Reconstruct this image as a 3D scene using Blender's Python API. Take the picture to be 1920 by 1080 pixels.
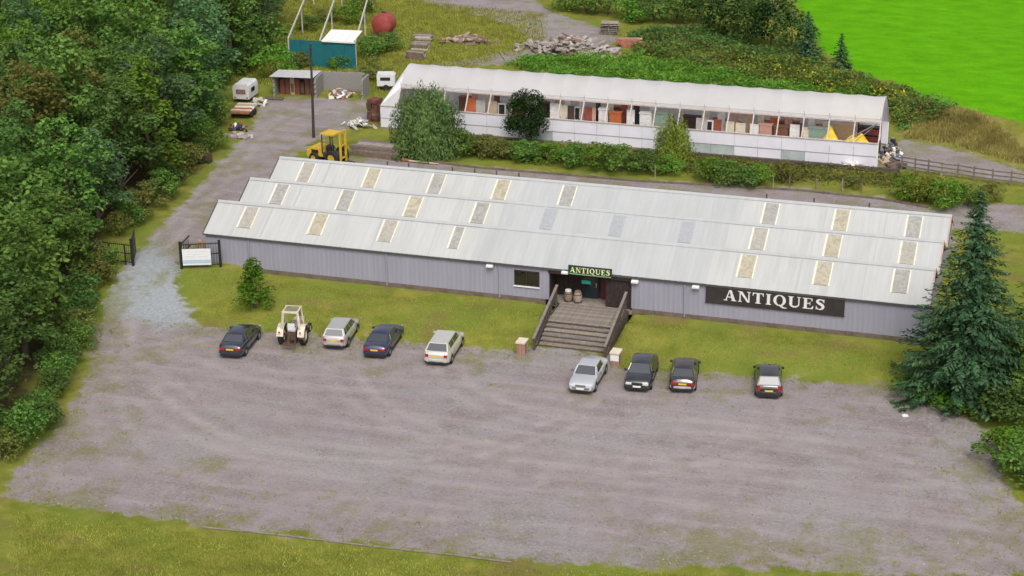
import bpy, math, random
import numpy as np
from mathutils import Vector, Matrix

for o in list(bpy.data.objects): bpy.data.objects.remove(o)
scene = bpy.context.scene
COL = scene.collection
random.seed(7)
RNG = np.random.default_rng(11)

# ------------------------------------------------------------------ camera
CAM = np.array([56.2819, -106.7406, 44.8853])
YAW, PITCH, ROLL, FPX = -0.313133, 0.377471, -0.014211, 3506.67      # focal length in pixels of a 1920 wide frame
_fw = np.array([math.sin(YAW)*math.cos(PITCH), math.cos(YAW)*math.cos(PITCH), -math.sin(PITCH)])
_rt = np.array([math.cos(YAW), -math.sin(YAW), 0.0])
_up = np.cross(_rt, _fw)
RT = math.cos(ROLL)*_rt + math.sin(ROLL)*_up
UP = -math.sin(ROLL)*_rt + math.cos(ROLL)*_up
cam_data = bpy.data.cameras.new('camera')
cam_data.sensor_width = 36.0
cam_data.lens = 36.0*FPX/1920.0
cam_data.clip_end = 8000
cam_data.clip_start = 1.0
cam = bpy.data.objects.new('camera', cam_data)
COL.objects.link(cam)
cam.matrix_world = Matrix(((RT[0], UP[0], -_fw[0], CAM[0]), (RT[1], UP[1], -_fw[1], CAM[1]), (RT[2], UP[2], -_fw[2], CAM[2]), (0, 0, 0, 1)))
scene.camera = cam
scene.render.resolution_x, scene.render.resolution_y = 1024, 576

# ------------------------------------------------------------------ sky, sun, exposure
SUN_EL, SUN_AZ = math.radians(52), math.radians(155)      # azimuth measured from +Y towards +X
world = bpy.data.worlds.new('World'); scene.world = world; world.use_nodes = True
nt = world.node_tree; nt.nodes.clear()
sky = nt.nodes.new('ShaderNodeTexSky'); sky.sky_type = 'NISHITA'; sky.sun_disc = False
sky.sun_elevation = SUN_EL; sky.sun_rotation = SUN_AZ
sky.air_density = 1.0; sky.dust_density = 6.0; sky.ozone_density = 1.0
bg = nt.nodes.new('ShaderNodeBackground'); bg.inputs[1].default_value = 0.14
hs = nt.nodes.new('ShaderNodeHueSaturation'); hs.inputs['Saturation'].default_value = 0.38
wo = nt.nodes.new('ShaderNodeOutputWorld')
nt.links.new(sky.outputs[0], hs.inputs['Color']); nt.links.new(hs.outputs[0], bg.inputs[0]); nt.links.new(bg.outputs[0], wo.inputs[0])
sun_data = bpy.data.lights.new('sun', 'SUN'); sun_data.energy = 1.2; sun_data.angle = math.radians(28); sun_data.color = (1.0, 0.96, 0.90)
sun = bpy.data.objects.new('sun', sun_data); COL.objects.link(sun)
_sd = Vector((math.sin(SUN_AZ)*math.cos(SUN_EL), math.cos(SUN_AZ)*math.cos(SUN_EL), math.sin(SUN_EL)))
sun.rotation_euler = _sd.to_track_quat('Z', 'Y').to_euler(); sun.location = (0, 0, 90)
scene.view_settings.view_transform = 'Standard'; scene.view_settings.look = 'None'
scene.view_settings.gamma = 1.0; scene.view_settings.use_curve_mapping = False
scene.view_settings.exposure = 0.12

# ------------------------------------------------------------------ surveying helpers: from a sight line to a point of the place
def ray(u, v):
    return _fw + RT*((u-960)/FPX) - UP*((v-540)/FPX)
def at_z(u, v, z):
    d = ray(u, v); return CAM + d*((z-CAM[2])/d[2])
def at_y(u, v, y):
    d = ray(u, v); return CAM + d*((y-CAM[1])/d[1])

def sstep(a, b, x):
    t = np.clip((x-a)/(b-a), 0, 1); return t*t*(3-2*t)
BANKX = np.array([-60, -2, 3.5, 12.3, 20.7, 24.5, 31.2, 40.7, 47.5, 53, 120])
BANKY = np.array([-11, -10, -7.7, -7.9, -6.8, -6.2, -6.6, -5.6, -4.9, -6.0, -8.0])
def seg_dist(px, py, a, b):
    ax, ay = a; bx, by = b
    dx, dy = bx-ax, by-ay
    t = np.clip(((px-ax)*dx+(py-ay)*dy)/(dx*dx+dy*dy+1e-12), 0, 1)
    return np.hypot(px-ax-t*dx, py-ay-t*dy)
def terrain(x, y):
    x = np.asarray(x, float); y = np.asarray(y, float)
    yb = np.interp(x, BANKX, BANKY)
    t = np.clip((y-yb)/(-0.5-yb), 0, 1)
    z = -1.2 + 1.2*np.where(x < 2, t*t*(3-2*t), 0.75*t+0.25*t*t*(3-2*t))
    z = np.where((x > 24.78) & (x < 29.62) & (y < 0.0) & (y > -6.2), np.minimum(z, -1.2), z)
    z = np.where((x > 23.4) & (x < 30.4) & (y >= 0.0) & (y < 2.2), np.minimum(z, -0.9), z)     # the ground is cut away under the steps
    z = z - 0.42*sstep(-2.8, -0.7, y)*sstep(2.0, 1.2, y)*sstep(1.8, 4.0, x)*sstep(49.5, 48.3, x)      # the bank stops short of the wall foot
    z = z + 0.5*sstep(-31.0, -42.0, y)                                   # grass verge rising towards the viewer
    d = seg_dist(x, y, (43.5, 45.5), (60, 39.5))
    z = z + 1.5*np.exp(-(d/2.6)**2)*sstep(40.5, 44.5, x)                 # earth mound beside the rear lane
    z = z + 0.6*sstep(44, 60, y)*sstep(16, 34, x)                        # the field lies a little higher
    z = z + 0.05*np.sin(x*0.31+1.3)*np.sin(y*0.27)*sstep(38, 46, y)
    return z
def tz(x, y): return float(terrain(x, y))
def G(u, v, lift=0.0):
    z = -0.6
    for _ in range(12):
        p = at_z(u, v, z); z = tz(p[0], p[1])+lift
    return Vector((p[0], p[1], z-lift))

# ------------------------------------------------------------------ materials
MATS = {}
def new_mat(name):
    m = bpy.data.materials.new(name); m.use_nodes = True
    t = m.node_tree; t.nodes.clear()
    out = t.nodes.new('ShaderNodeOutputMaterial')
    return m, t, out
def node(t, typ, **kw):
    n = t.nodes.new(typ)
    for k, v in kw.items(): setattr(n, k, v)
    return n
def ramp(t, stops):
    r = t.nodes.new('ShaderNodeValToRGB'); e = r.color_ramp.elements
    while len(e) < len(stops): e.new(0.5)
    for i, (p, c) in enumerate(stops):
        e[i].position = p; e[i].color = (c[0], c[1], c[2], 1)
    return r
def M(name, col, rough=0.7, var=0.12, scale=3.0, metal=0.0, coat=0.0, bump=0.0, bscale=30.0, dirt=None, dirt_amt=0.3, spec=0.5):
    if name in MATS: return MATS[name]
    m, t, out = new_mat(name)
    b = t.nodes.new('ShaderNodeBsdfPrincipled')
    tc = t.nodes.new('ShaderNodeTexCoord')
    n = t.nodes.new('ShaderNodeTexNoise'); n.inputs['Scale'].default_value = scale; n.inputs['Detail'].default_value = 5
    t.links.new(tc.outputs['Object'], n.inputs['Vector'])
    c0 = [max(0, c*(1-var)) for c in col]; c1 = [min(1, c*(1+var)) for c in col]
    r = ramp(t, [(0.3, c0), (0.7, c1)]); t.links.new(n.outputs[0], r.inputs[0])
    src = r.outputs[0]
    if dirt:
        n2 = t.nodes.new('ShaderNodeTexNoise'); n2.inputs['Scale'].default_value = scale*0.45; n2.inputs['Detail'].default_value = 8; n2.inputs['Roughness'].default_value = 0.7
        t.links.new(tc.outputs['Object'], n2.inputs['Vector'])
        r2 = ramp(t, [(0.48, (0, 0, 0)), (0.72, (dirt_amt,)*3)]); t.links.new(n2.outputs[0], r2.inputs[0])
        mx = t.nodes.new('ShaderNodeMixRGB'); mx.inputs[2].default_value = (*dirt, 1)
        t.links.new(r2.outputs[0], mx.inputs[0]); t.links.new(src, mx.inputs[1]); src = mx.outputs[0]
    t.links.new(src, b.inputs['Base Color'])
    b.inputs['Roughness'].default_value = rough; b.inputs['Metallic'].default_value = metal
    b.inputs['Coat Weight'].default_value = coat; b.inputs['Coat Roughness'].default_value = 0.08
    b.inputs['Specular IOR Level'].default_value = spec
    if bump:
        nb = t.nodes.new('ShaderNodeTexNoise'); nb.inputs['Scale'].default_value = bscale; nb.inputs['Detail'].default_value = 4
        t.links.new(tc.outputs['Object'], nb.inputs['Vector'])
        bp = t.nodes.new('ShaderNodeBump'); bp.inputs['Strength'].default_value = bump; bp.inputs['Distance'].default_value = 0.05
        t.links.new(nb.outputs[0], bp.inputs['Height']); t.links.new(bp.outputs[0], b.inputs['Normal'])
    t.links.new(b.outputs[0], out.inputs[0])
    MATS[name] = m; return m
def leaf_mat(name, dark, light, trans=0.25, ovar=0.18):
    if name in MATS: return MATS[name]
    m, t, out = new_mat(name)
    gi = t.nodes.new('ShaderNodeNewGeometry'); oi = t.nodes.new('ShaderNodeObjectInfo')
    r = ramp(t, [(0.0, dark), (1.0, light)])
    t.links.new(gi.outputs['Random Per Island'], r.inputs[0])
    tc = t.nodes.new('ShaderNodeTexCoord'); n = t.nodes.new('ShaderNodeTexNoise'); n.inputs['Scale'].default_value = 0.55; n.inputs['Detail'].default_value = 2
    t.links.new(tc.outputs['Object'], n.inputs['Vector'])
    hsv = t.nodes.new('ShaderNodeHueSaturation')
    mr = t.nodes.new('ShaderNodeMapRange'); mr.inputs[1].default_value = 0.3; mr.inputs[2].default_value = 0.7; mr.inputs[3].default_value = 0.78; mr.inputs[4].default_value = 1.25
    t.links.new(n.outputs[0], mr.inputs[0])
    mo = t.nodes.new('ShaderNodeMapRange'); mo.inputs[3].default_value = 1-ovar; mo.inputs[4].default_value = 1+ovar
    t.links.new(oi.outputs['Random'], mo.inputs[0])
    mm = t.nodes.new('ShaderNodeMath'); mm.operation = 'MULTIPLY'; t.links.new(mr.outputs[0], mm.inputs[0]); t.links.new(mo.outputs[0], mm.inputs[1])
    mh = t.nodes.new('ShaderNodeMapRange'); mh.inputs[3].default_value = 0.485; mh.inputs[4].default_value = 0.515
    t.links.new(oi.outputs['Random'], mh.inputs[0]); t.links.new(mh.outputs[0], hsv.inputs['Hue'])
    t.links.new(mm.outputs[0], hsv.inputs['Value']); t.links.new(r.outputs[0], hsv.inputs['Color'])
    d = t.nodes.new('ShaderNodeBsdfDiffuse'); tr = t.nodes.new('ShaderNodeBsdfTranslucent')
    t.links.new(hsv.outputs[0], d.inputs[0]); t.links.new(hsv.outputs[0], tr.inputs[0])
    ms = t.nodes.new('ShaderNodeMixShader'); ms.inputs[0].default_value = trans
    t.links.new(d.outputs[0], ms.inputs[1]); t.links.new(tr.outputs[0], ms.inputs[2])
    t.links.new(ms.outputs[0], out.inputs[0])
    MATS[name] = m; return m
def glass_mat(name, col, rough=0.06):
    return M(name, col, rough=rough, var=0.25, scale=1.2, spec=0.8)

# ------------------------------------------------------------------ mesh builder
class MB:
    def __init__(s): s.v = []; s.f = []; s.smooth = False
    def quad(s, a, b, c, d):
        n = len(s.v); s.v += [tuple(a), tuple(b), tuple(c), tuple(d)]; s.f.append((n, n+1, n+2, n+3)); return s
    def poly(s, pts):
        n = len(s.v); s.v += [tuple(p) for p in pts]; s.f.append(tuple(range(n, n+len(pts)))); return s
    def box(s, x0, x1, y0, y1, z0, z1, rz=0.0, mat=None):
        n = len(s.v)
        c = [(x0, y0, z0), (x1, y0, z0), (x1, y1, z0), (x0, y1, z0), (x0, y0, z1), (x1, y0, z1), (x1, y1, z1), (x0, y1, z1)]
        if rz:
            cx, cy = (x0+x1)/2, (y0+y1)/2; k, q = math.cos(rz), math.sin(rz)
            c = [(cx+(x-cx)*k-(y-cy)*q, cy+(x-cx)*q+(y-cy)*k, z) for x, y, z in c]
        if mat is not None: c = [tuple(mat @ Vector(p)) for p in c]
        s.v += c
        s.f += [(n, n+3, n+2, n+1), (n+4, n+5, n+6, n+7), (n, n+1, n+5, n+4), (n+1, n+2, n+6, n+5), (n+2, n+3, n+7, n+6), (n+3, n, n+4, n+7)]
        return s
    def prism(s, pts, a, b, axis='y'):
        """pts: outline in the plane, extruded from a to b along axis"""
        n = len(s.v); k = len(pts)
        def mk(p, t):
            return {'y': (p[0], t, p[1]), 'x': (t, p[0], p[1]), 'z': (p[0], p[1], t)}[axis]
        s.v += [mk(p, a) for p in pts]+[mk(p, b) for p in pts]
        s.f.append(tuple(range(n, n+k))); s.f.append(tuple(range(n+2*k-1, n+k-1, -1)))
        for i in range(k):
            j = (i+1) % k; s.f.append((n+i, n+k+i, n+k+j, n+j))
        return s
    def tube(s, a, b, r, r2=None, n=6):
        a = Vector(a); b = Vector(b); r2 = r if r2 is None else r2
        d = (b-a); 
        if d.length < 1e-6: return s
        d.normalize(); u = d.orthogonal().normalized(); w = d.cross(u); k = len(s.v)
        for c, rr in ((a, r), (b, r2)):
            for i in range(n):
                t = 2*math.pi*i/n; s.v.append(tuple(c+u*(rr*math.cos(t))+w*(rr*math.sin(t))))
        for i in range(n):
            j = (i+1) % n; s.f.append((k+i, k+j, k+n+j, k+n+i))
        s.f.append(tuple(range(k+n-1, k-1, -1))); s.f.append(tuple(range(k+n, k+2*n)))
        return s
    def bar(s, a, b, w, h):
        """rectangular bar from a to b, w wide (horizontal), h high"""
        a = Vector(a); b = Vector(b); d = (b-a).normalized()
        side = d.cross(Vector((0, 0, 1)))
        side = Vector((1, 0, 0)) if side.length < 1e-4 else side.normalized()
        upv = side.cross(d).normalized(); n = len(s.v)
        for c in (a, b):
            for i, j in ((-1, -1), (1, -1), (1, 1), (-1, 1)):
                s.v.append(tuple(c+side*(i*w/2)+upv*(j*h/2)))
        s.f += [(n, n+1, n+2, n+3), (n+7, n+6, n+5, n+4), (n, n+4, n+5, n+1), (n+1, n+5, n+6, n+2), (n+2, n+6, n+7, n+3), (n+3, n+7, n+4, n)]
        return s
    def lathe(s, prof, n=12, c=(0, 0, 0), axis='z'):
        k = len(s.v); m = len(prof)
        for i in range(n):
            t = 2*math.pi*i/n
            for r, z in prof:
                x, y = r*math.cos(t), r*math.sin(t)
                p = {'z': (x, y, z), 'x': (z, x, y), 'y': (x, z, y)}[axis]
                s.v.append((c[0]+p[0], c[1]+p[1], c[2]+p[2]))
        for i in range(n):
            j = (i+1) % n
            for q in range(m-1):
                s.f.append((k+i*m+q, k+j*m+q, k+j*m+q+1, k+i*m+q+1))
        return s
    def grid(s, P):
        """P: list of rows of points"""
        k = len(s.v); R_, C_ = len(P), len(P[0])
        for row in P: s.v += [tuple(p) for p in row]
        for i in range(R_-1):
            for j in range(C_-1):
                s.f.append((k+i*C_+j, k+i*C_+j+1, k+(i+1)*C_+j+1, k+(i+1)*C_+j))
        return s
    def mesh(s, name, mat):
        me = bpy.data.meshes.new(name); me.from_pydata(s.v, [], s.f); me.update()
        if mat: me.materials.append(mat)
        if s.smooth:
            me.shade_smooth(); 
            try: me.set_sharp_from_angle(angle=math.radians(38))
            except Exception: pass
        return me
    def build(s, name, mat, parent=None, loc=None):
        o = bpy.data.objects.new(name, s.mesh(name, mat)); COL.objects.link(o)
        if parent is not None: o.parent = parent
        if loc is not None: o.location = loc
        return o
ORD = ['first', 'second', 'third', 'fourth', 'fifth', 'sixth', 'seventh', 'eighth', 'ninth', 'tenth', 'eleventh', 'twelfth', 'thirteenth', 'fourteenth', 'fifteenth', 'sixteenth', 'seventeenth', 'eighteenth', 'nineteenth', 'twentieth']
def nth(i): return ORD[i] if i < 20 else ['twenty', 'thirty', 'forty'][i//10-2 if i % 10 != 9 else (i+1)//10-2]+'-'+ORD[i % 10] if (i+1) % 10 else ['twentieth', 'thirtieth', 'fortieth'][(i+1)//10-2]
def B(*a, **k): return MB().box(*a, **k)
def tag(o, label=None, cat=None, group=None, kind=None):
    if label: o['label'] = label
    if cat: o['category'] = cat
    if group: o['group'] = group
    if kind: o['kind'] = kind
    return o
def thing(name, label, cat, loc=(0, 0, 0), rz=0.0, group=None):
    o = bpy.data.objects.new(name, None); COL.objects.link(o)
    o.empty_display_size = 0.3
    o.location = loc; o.rotation_euler = (0, 0, rz)
    return tag(o, label, cat, group)
def copy_tree(o, parent=None):
    c = o.copy(); COL.objects.link(c)
    if parent is not None: c.parent = parent
    for ch in list(o.children): copy_tree(ch, c)
    return c
def inst(me, name, parent=None, loc=(0, 0, 0), rot=(0, 0, 0), sc=(1, 1, 1)):
    o = bpy.data.objects.new(name, me); COL.objects.link(o)
    o.parent = parent; o.location = loc; o.rotation_euler = rot; o.scale = sc
    return o
def np_mesh(name, V, nper, mat):
    """V: (N*nper,3) vertices of N separate faces"""
    V = np.asarray(V, np.float32); N = len(V)//nper
    me = bpy.data.meshes.new(name)
    me.vertices.add(len(V)); me.vertices.foreach_set('co', V.ravel())
    me.loops.add(N*nper); me.loops.foreach_set('vertex_index', np.arange(N*nper, dtype=np.int32))
    me.polygons.add(N); me.polygons.foreach_set('loop_start', np.arange(0, N*nper, nper, dtype=np.int32))
    me.polygons.foreach_set('loop_total', np.full(N, nper, dtype=np.int32))
    me.materials.append(mat); me.update(); me.validate()
    return me

# ------------------------------------------------------------------ the ground
def poly_sd(px, py, poly):
    """signed distance, positive inside"""
    d = np.full(px.shape, 1e9); ins = np.zeros(px.shape, bool); n = len(poly)
    for i in range(n):
        a = poly[i]; b = poly[(i+1) % n]
        d = np.minimum(d, seg_dist(px, py, a, b))
        c = ((a[1] > py) != (b[1] > py)) & (px < (b[0]-a[0])*(py-a[1])/(b[1]-a[1]+1e-12)+a[0])
        ins ^= c
    return np.where(ins, d, -d)
def PP(*pts): return [tuple(G(u, v)[:2]) for u, v in pts]
P_CARPARK = PP((378, 612), (500, 618), (620, 632), (870, 652), (985, 664), (1000, 645), (1145, 662), (1165, 690), (1180, 690), (1480, 711), (1700, 728), (1800, 765), (1868, 830), (1880, 890), (1905, 950), (1990, 1000), (2050, 1075),
               (1850, 1082), (1500, 1072), (1290, 1062), (960, 1052), (700, 1020), (520, 998), (380, 985), (200, 962), (90, 950), (20, 935), (10, 905), (60, 850), (125, 780), (160, 715), (172, 650), (190, 590))
P_DRIVE = PP((165, 715), (172, 650), (190, 590), (215, 530), (255, 475), (300, 425), (375, 345), (432, 285), (470, 240), (492, 200), (500, 183), (600, 184), (690, 188), (700, 215), (655, 240), (600, 262), (570, 280), (545, 296),
              (520, 330), (440, 400), (390, 455), (350, 470), (338, 505), (342, 555), (378, 612), (300, 660))
P_CHIP = PP((268, 462), (300, 460), (338, 505), (345, 560), (385, 609), (300, 618), (215, 585), (205, 545), (240, 500))
P_REAR = [(-3, 15.4), (-3, 24.5)] + PP((640, 296), (760, 296), (900, 312), (1200, 337), (1500, 354), (1650, 370), (1760, 392), (1860, 380), (1960, 385), (1960, 440), (1790, 428)) + [(48.4, 15.4)]
P_RLANE = PP((1660, 268), (1700, 262), (1770, 275), (1918, 318), (2100, 360), (2100, 380), (1918, 343), (1690, 316), (1650, 312))
P_TRACK = PP((800, 122), (870, 112), (985, 88), (985, 68), (960, 48), (900, 30), (800, 5), (700, -20), (600, -60), (900, -90), (1000, 0), (1050, 28), (1110, 45), (1165, 70), (1120, 100), (1000, 108), (930, 122))
P_FIELD = PP((1470, -160), (1490, 0), (1535, 92), (1600, 130), (1700, 166), (1760, 196), (1918, 242), (2300, 345), (2600, 340), (2600, -500), (1500, -500))
P_BANK = PP((345, 508), (378, 612), (620, 632), (870, 652), (985, 664), (1000, 645), (1145, 662), (1165, 690), (1180, 690), (1480, 711), (1700, 728)) + [(50, -4), (49, -0.3), (0.5, -0.3)]
P_DRY = PP((1690, 225), (1760, 200), (1918, 245), (2100, 300), (2100, 350), (1918, 315), (1770, 272), (1690, 262))
P_DRY2 = PP((1200, 60), (1280, 35), (1420, 90), (1480, 130), (1300, 110))
P_WOOD = [(x, y) for x, y in ((0, -34), (-0.5, -24), (-4, -12), (-8, -2), (-10, 8), (-12.5, 22), (-18, 36), (-23, 50), (-32, 74), (-45, 110), (-120, 110), (-120, -34))]

def axis_coords(lo, hi, step, far):
    c = list(np.arange(lo, hi+1e-6, step)); s = step
    while c[-1] < far: s *= 1.35; c.append(c[-1]+s)
    s = step
    while c[0] > -far: s *= 1.35; c.insert(0, c[0]-s)
    return np.array(c)
gx = axis_coords(-22, 60, 0.36, 2500); gy = axis_coords(-38, 96, 0.36, 2500)
XX, YY = np.meshgrid(gx, gy)
ZZ = terrain(XX, YY)
sd_gravel = np.maximum.reduce([poly_sd(XX, YY, p) for p in (P_CARPARK, P_DRIVE, P_REAR, P_RLANE, P_TRACK)])
sd_chip = poly_sd(XX, YY, P_CHIP); sd_field = poly_sd(XX, YY, P_FIELD)
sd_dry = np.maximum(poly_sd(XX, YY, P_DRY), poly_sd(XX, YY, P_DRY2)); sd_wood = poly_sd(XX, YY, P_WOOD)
sd_park = np.maximum(poly_sd(XX, YY, P_CARPARK), poly_sd(XX, YY, P_DRIVE))
TRK = np.zeros(XX.shape)
for k_, pl in enumerate((((255, 560), (300, 680), (480, 760), (800, 800), (1200, 850), (1900, 960)), ((230, 560), (240, 700), (420, 830), (800, 890), (1300, 930), (1950, 1020)), ((330, 640), (520, 710), (860, 730), (1250, 790), (1700, 830), (1850, 850)),
                         ((215, 600), (200, 760), (330, 900), (700, 950), (1200, 985), (1700, 1040)), ((640, 690), (700, 760), (900, 840), (1300, 880), (1900, 905)), ((1090, 750), (1040, 800), (820, 850), (500, 830), (300, 720)), ((1440, 755), (1400, 830), (1150, 880), (800, 860)),
                         ((840, 690), (880, 740), (1050, 790), (1400, 810), (1800, 900)), ((280, 480), (400, 350), (480, 260), (560, 215), (640, 205)), ((265, 500), (365, 380), (455, 275), (520, 205)))):
    pts_ = [G(u, v) for u, v in pl]; cur = []
    for i_ in range(len(pts_)-1):                                        # smooth the wheel path
        a_, b_, c_, d_ = pts_[max(0, i_-1)], pts_[i_], pts_[i_+1], pts_[min(len(pts_)-1, i_+2)]
        for q_ in range(8):
            f = q_/8; cur.append(0.5*((2*b_)+(c_-a_)*f+(2*a_-5*b_+4*c_-d_)*f*f+(3*b_-a_-3*c_+d_)*f**3))
    dd = np.full(XX.shape, 1e9)
    for a_, b_ in zip(cur[:-1], cur[1:]): dd = np.minimum(dd, seg_dist(XX, YY, a_[:2], b_[:2]))
    TRK += (0.5+0.5*((k_*37) % 10)/10)*np.exp(-((dd-0.75)/0.30)**2)
TRK = np.clip(TRK, 0, 1.6)
ATTR = {'track': TRK, 'gravel': sd_gravel, 'chip': sd_chip, 'field': sd_field, 'dry': sd_dry, 'wood': sd_wood}

def ground_material():
    m, t, out = new_mat('ground_cover')
    L = t.links.new
    b = t.nodes.new('ShaderNodeBsdfPrincipled'); b.inputs['Roughness'].default_value = 0.95; b.inputs['Specular IOR Level'].default_value = 0.03
    tc = t.nodes.new('ShaderNodeTexCoord')
    def noise(sc, det=4, rough=0.55, stretch=None, rot=0.0):
        n = t.nodes.new('ShaderNodeTexNoise'); n.inputs['Scale'].default_value = sc; n.inputs['Detail'].default_value = det; n.inputs['Roughness'].default_value = rough
        if stretch:
            mp = t.nodes.new('ShaderNodeMapping'); mp.inputs['Scale'].default_value = stretch; mp.inputs['Rotation'].default_value = (0, 0, rot)
            L(tc.outputs['Object'], mp.inputs[0]); L(mp.outputs[0], n.inputs['Vector'])
        else: L(tc.outputs['Object'], n.inputs['Vector'])
        return n.outputs[0]
    def attr(nm):
        a = t.nodes.new('ShaderNodeAttribute'); a.attribute_name = nm; return a.outputs['Fac']
    def math_(op, a, c, clamp=False):
        n = t.nodes.new('ShaderNodeMath'); n.operation = op; n.use_clamp = clamp
        for i, q in enumerate((a, c)):
            if isinstance(q, (int, float)): n.inputs[i].default_value = q
            else: L(q, n.inputs[i])
        return n.outputs[0]
    def rng(x, a, c, d0=0.0, d1=1.0):
        n = t.nodes.new('ShaderNodeMapRange'); n.interpolation_type = 'SMOOTHSTEP'
        n.inputs[1].default_value = a; n.inputs[2].default_value = c; n.inputs[3].default_value = d0; n.inputs[4].default_value = d1
        L(x, n.inputs[0]); return n.outputs[0]
    def mix(f, a, c):
        n = t.nodes.new('ShaderNodeMixRGB')
        for i, q in ((0, f), (1, a), (2, c)):
            if isinstance(q, tuple): n.inputs[i].default_value = (*q, 1)
            elif isinstance(q, float): n.inputs[i].default_value = q
            else: L(q, n.inputs[i])
        return n.outputs[0]
    def cr(x, stops):
        r = ramp(t, stops); L(x, r.inputs[0]); return r.outputs[0]
    big = noise(0.16, 3); mid = noise(0.7, 5, 0.62); fine = noise(5.0, 5, 0.7); vfine = noise(22.0, 3, 0.7)
    streak = noise(1.0, 4, 0.6, (0.10, 1.1, 1), 0.10); streak2 = noise(0.6, 3, 0.6, (0.07, 0.9, 1), -0.22)
    # gravel
    gr = cr(mid, [(0.25, (0.222, 0.186, 0.190)), (0.5, (0.272, 0.228, 0.238)), (0.78, (0.330, 0.284, 0.294))])
    patch = noise(0.11, 4, 0.6); patch2 = noise(0.23, 5, 0.65)
    gr = mix(rng(patch, 0.46, 0.62, 0.0, 0.9), gr, cr(fine, [(0.3, (0.235, 0.222, 0.226)), (0.7, (0.315, 0.300, 0.302))]))
    gr = mix(rng(patch2, 0.50, 0.66, 0.0, 0.85), gr, cr(fine, [(0.3, (0.175, 0.142, 0.142)), (0.7, (0.245, 0.200, 0.198))]))
    gr = mix(rng(streak, 0.48, 0.72, 0.0, 0.55), gr, (0.375, 0.322, 0.330))
    gr = mix(rng(streak2, 0.54, 0.74, 0.0, 0.45), gr, (0.190, 0.158, 0.162))
    gr = mix(math_('MULTIPLY', attr('track'), rng(mid, 0.3, 0.6, 0.15, 0.55), True), gr, (0.400, 0.352, 0.352))
    gr = mix(rng(fine, 0.35, 0.75, 0.0, 0.45), gr, (0.40, 0.365, 0.36))
    gr = mix(rng(vfine, 0.52, 0.75, 0.0, 0.45), gr, (0.13, 0.112, 0.112))
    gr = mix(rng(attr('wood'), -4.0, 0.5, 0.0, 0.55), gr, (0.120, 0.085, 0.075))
    chipf = rng(math_('ADD', attr('chip'), math_('MULTIPLY', math_('SUBTRACT', mid, 0.5), 5.0)), -0.9, 1.0)
    gr = mix(chipf, gr, cr(fine, [(0.3, (0.25, 0.275, 0.295)), (0.7, (0.38, 0.405, 0.425))]))
    # moss creeping over the gravel from its margins
    edge = rng(attr('gravel'), 0.2, 8.5, 1.0, 0.0)
    mossn = noise(0.33, 5, 0.65)
    moss = rng(math_('ADD', mossn, math_('MULTIPLY', edge, 0.15)), 0.58, 0.77, 0.0, 0.6)
    gr = mix(moss, gr, cr(fine, [(0.3, (0.150, 0.150, 0.050)), (0.7, (0.230, 0.225, 0.080))]))
    # grass
    ga = cr(mid, [(0.25, (0.100, 0.125, 0.020)), (0.48, (0.185, 0.205, 0.032)), (0.62, (0.260, 0.250, 0.050)), (0.80, (0.320, 0.270, 0.090))])
    ga = mix(rng(big, 0.45, 0.62, 0.0, 0.6), ga, (0.155, 0.215, 0.034))
    brown = noise(0.28, 4, 0.6, (1, 1.5, 1), 0.4)
    ga = mix(rng(brown, 0.53, 0.68, 0.0, 0.75), ga, (0.200, 0.150, 0.060))
    ga = mix(rng(fine, 0.40, 0.72, 0.0, 0.55), ga, cr(vfine, [(0.35, (0.070, 0.105, 0.014)), (0.7, (0.33, 0.33, 0.09))]))
    dry = rng(math_('ADD', attr('dry'), math_('MULTIPLY', math_('SUBTRACT', mid, 0.5), 4.0)), -0.8, 1.2, 0.0, 0.75)
    ga = mix(dry, ga, cr(fine, [(0.3, (0.20, 0.165, 0.055)), (0.7, (0.36, 0.29, 0.12))]))
    rows = noise(0.5, 5, 0.7, (0.8, 1.5, 1), 0.15)
    fl = cr(rows, [(0.3, (0.085, 0.280, 0.004)), (0.7, (0.140, 0.420, 0.008))])
    fl = mix(rng(fine, 0.42, 0.75, 0.0, 0.5), fl, (0.05, 0.20, 0.006))
    ff = rng(math_('ADD', attr('field'), math_('MULTIPLY', math_('SUBTRACT', mid, 0.5), 3.0)), -0.4, 0.6)
    ga = mix(ff, ga, fl)
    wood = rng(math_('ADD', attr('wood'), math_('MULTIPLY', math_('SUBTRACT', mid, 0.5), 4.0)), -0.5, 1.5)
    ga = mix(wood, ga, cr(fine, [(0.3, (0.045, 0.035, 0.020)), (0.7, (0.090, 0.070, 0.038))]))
    gf = rng(math_('ADD', attr('gravel'), math_('ADD', math_('MULTIPLY', math_('SUBTRACT', mid, 0.5), 3.2), math_('MULTIPLY', math_('SUBTRACT', fine, 0.5), 1.0))), -0.22, 0.32)
    col = mix(gf, ga, gr)
    L(col, b.inputs['Base Color'])
    bp = t.nodes.new('ShaderNodeBump'); bp.inputs['Strength'].default_value = 0.7; bp.inputs['Distance'].default_value = 0.09
    h = math_('ADD', math_('MULTIPLY', fine, 1.0), math_('MULTIPLY', vfine, 0.5)); L(h, bp.inputs['Height']); L(bp.outputs[0], b.inputs['Normal'])
    L(b.outputs[0], out.inputs[0])
    return m
GROUND = ground_material()
sc_x = (XX[:-1, :-1]+XX[1:, 1:])/2; sc_y = (YY[:-1, :-1]+YY[1:, 1:])/2
def cell_in(p): return poly_sd(sc_x, sc_y, p) > 0
region = np.zeros(sc_x.shape, int)
for k, pl in ((1, P_FIELD), (2, P_TRACK), (3, P_RLANE), (4, P_REAR), (5, P_BANK), (6, P_DRIVE), (7, P_CARPARK)):
    region[cell_in(pl)] = k
vz = sc_y < -28; region[(region == 0) & vz & (sc_x > -6) & (sc_x < 62) & (sc_y > -44)] = 8
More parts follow.
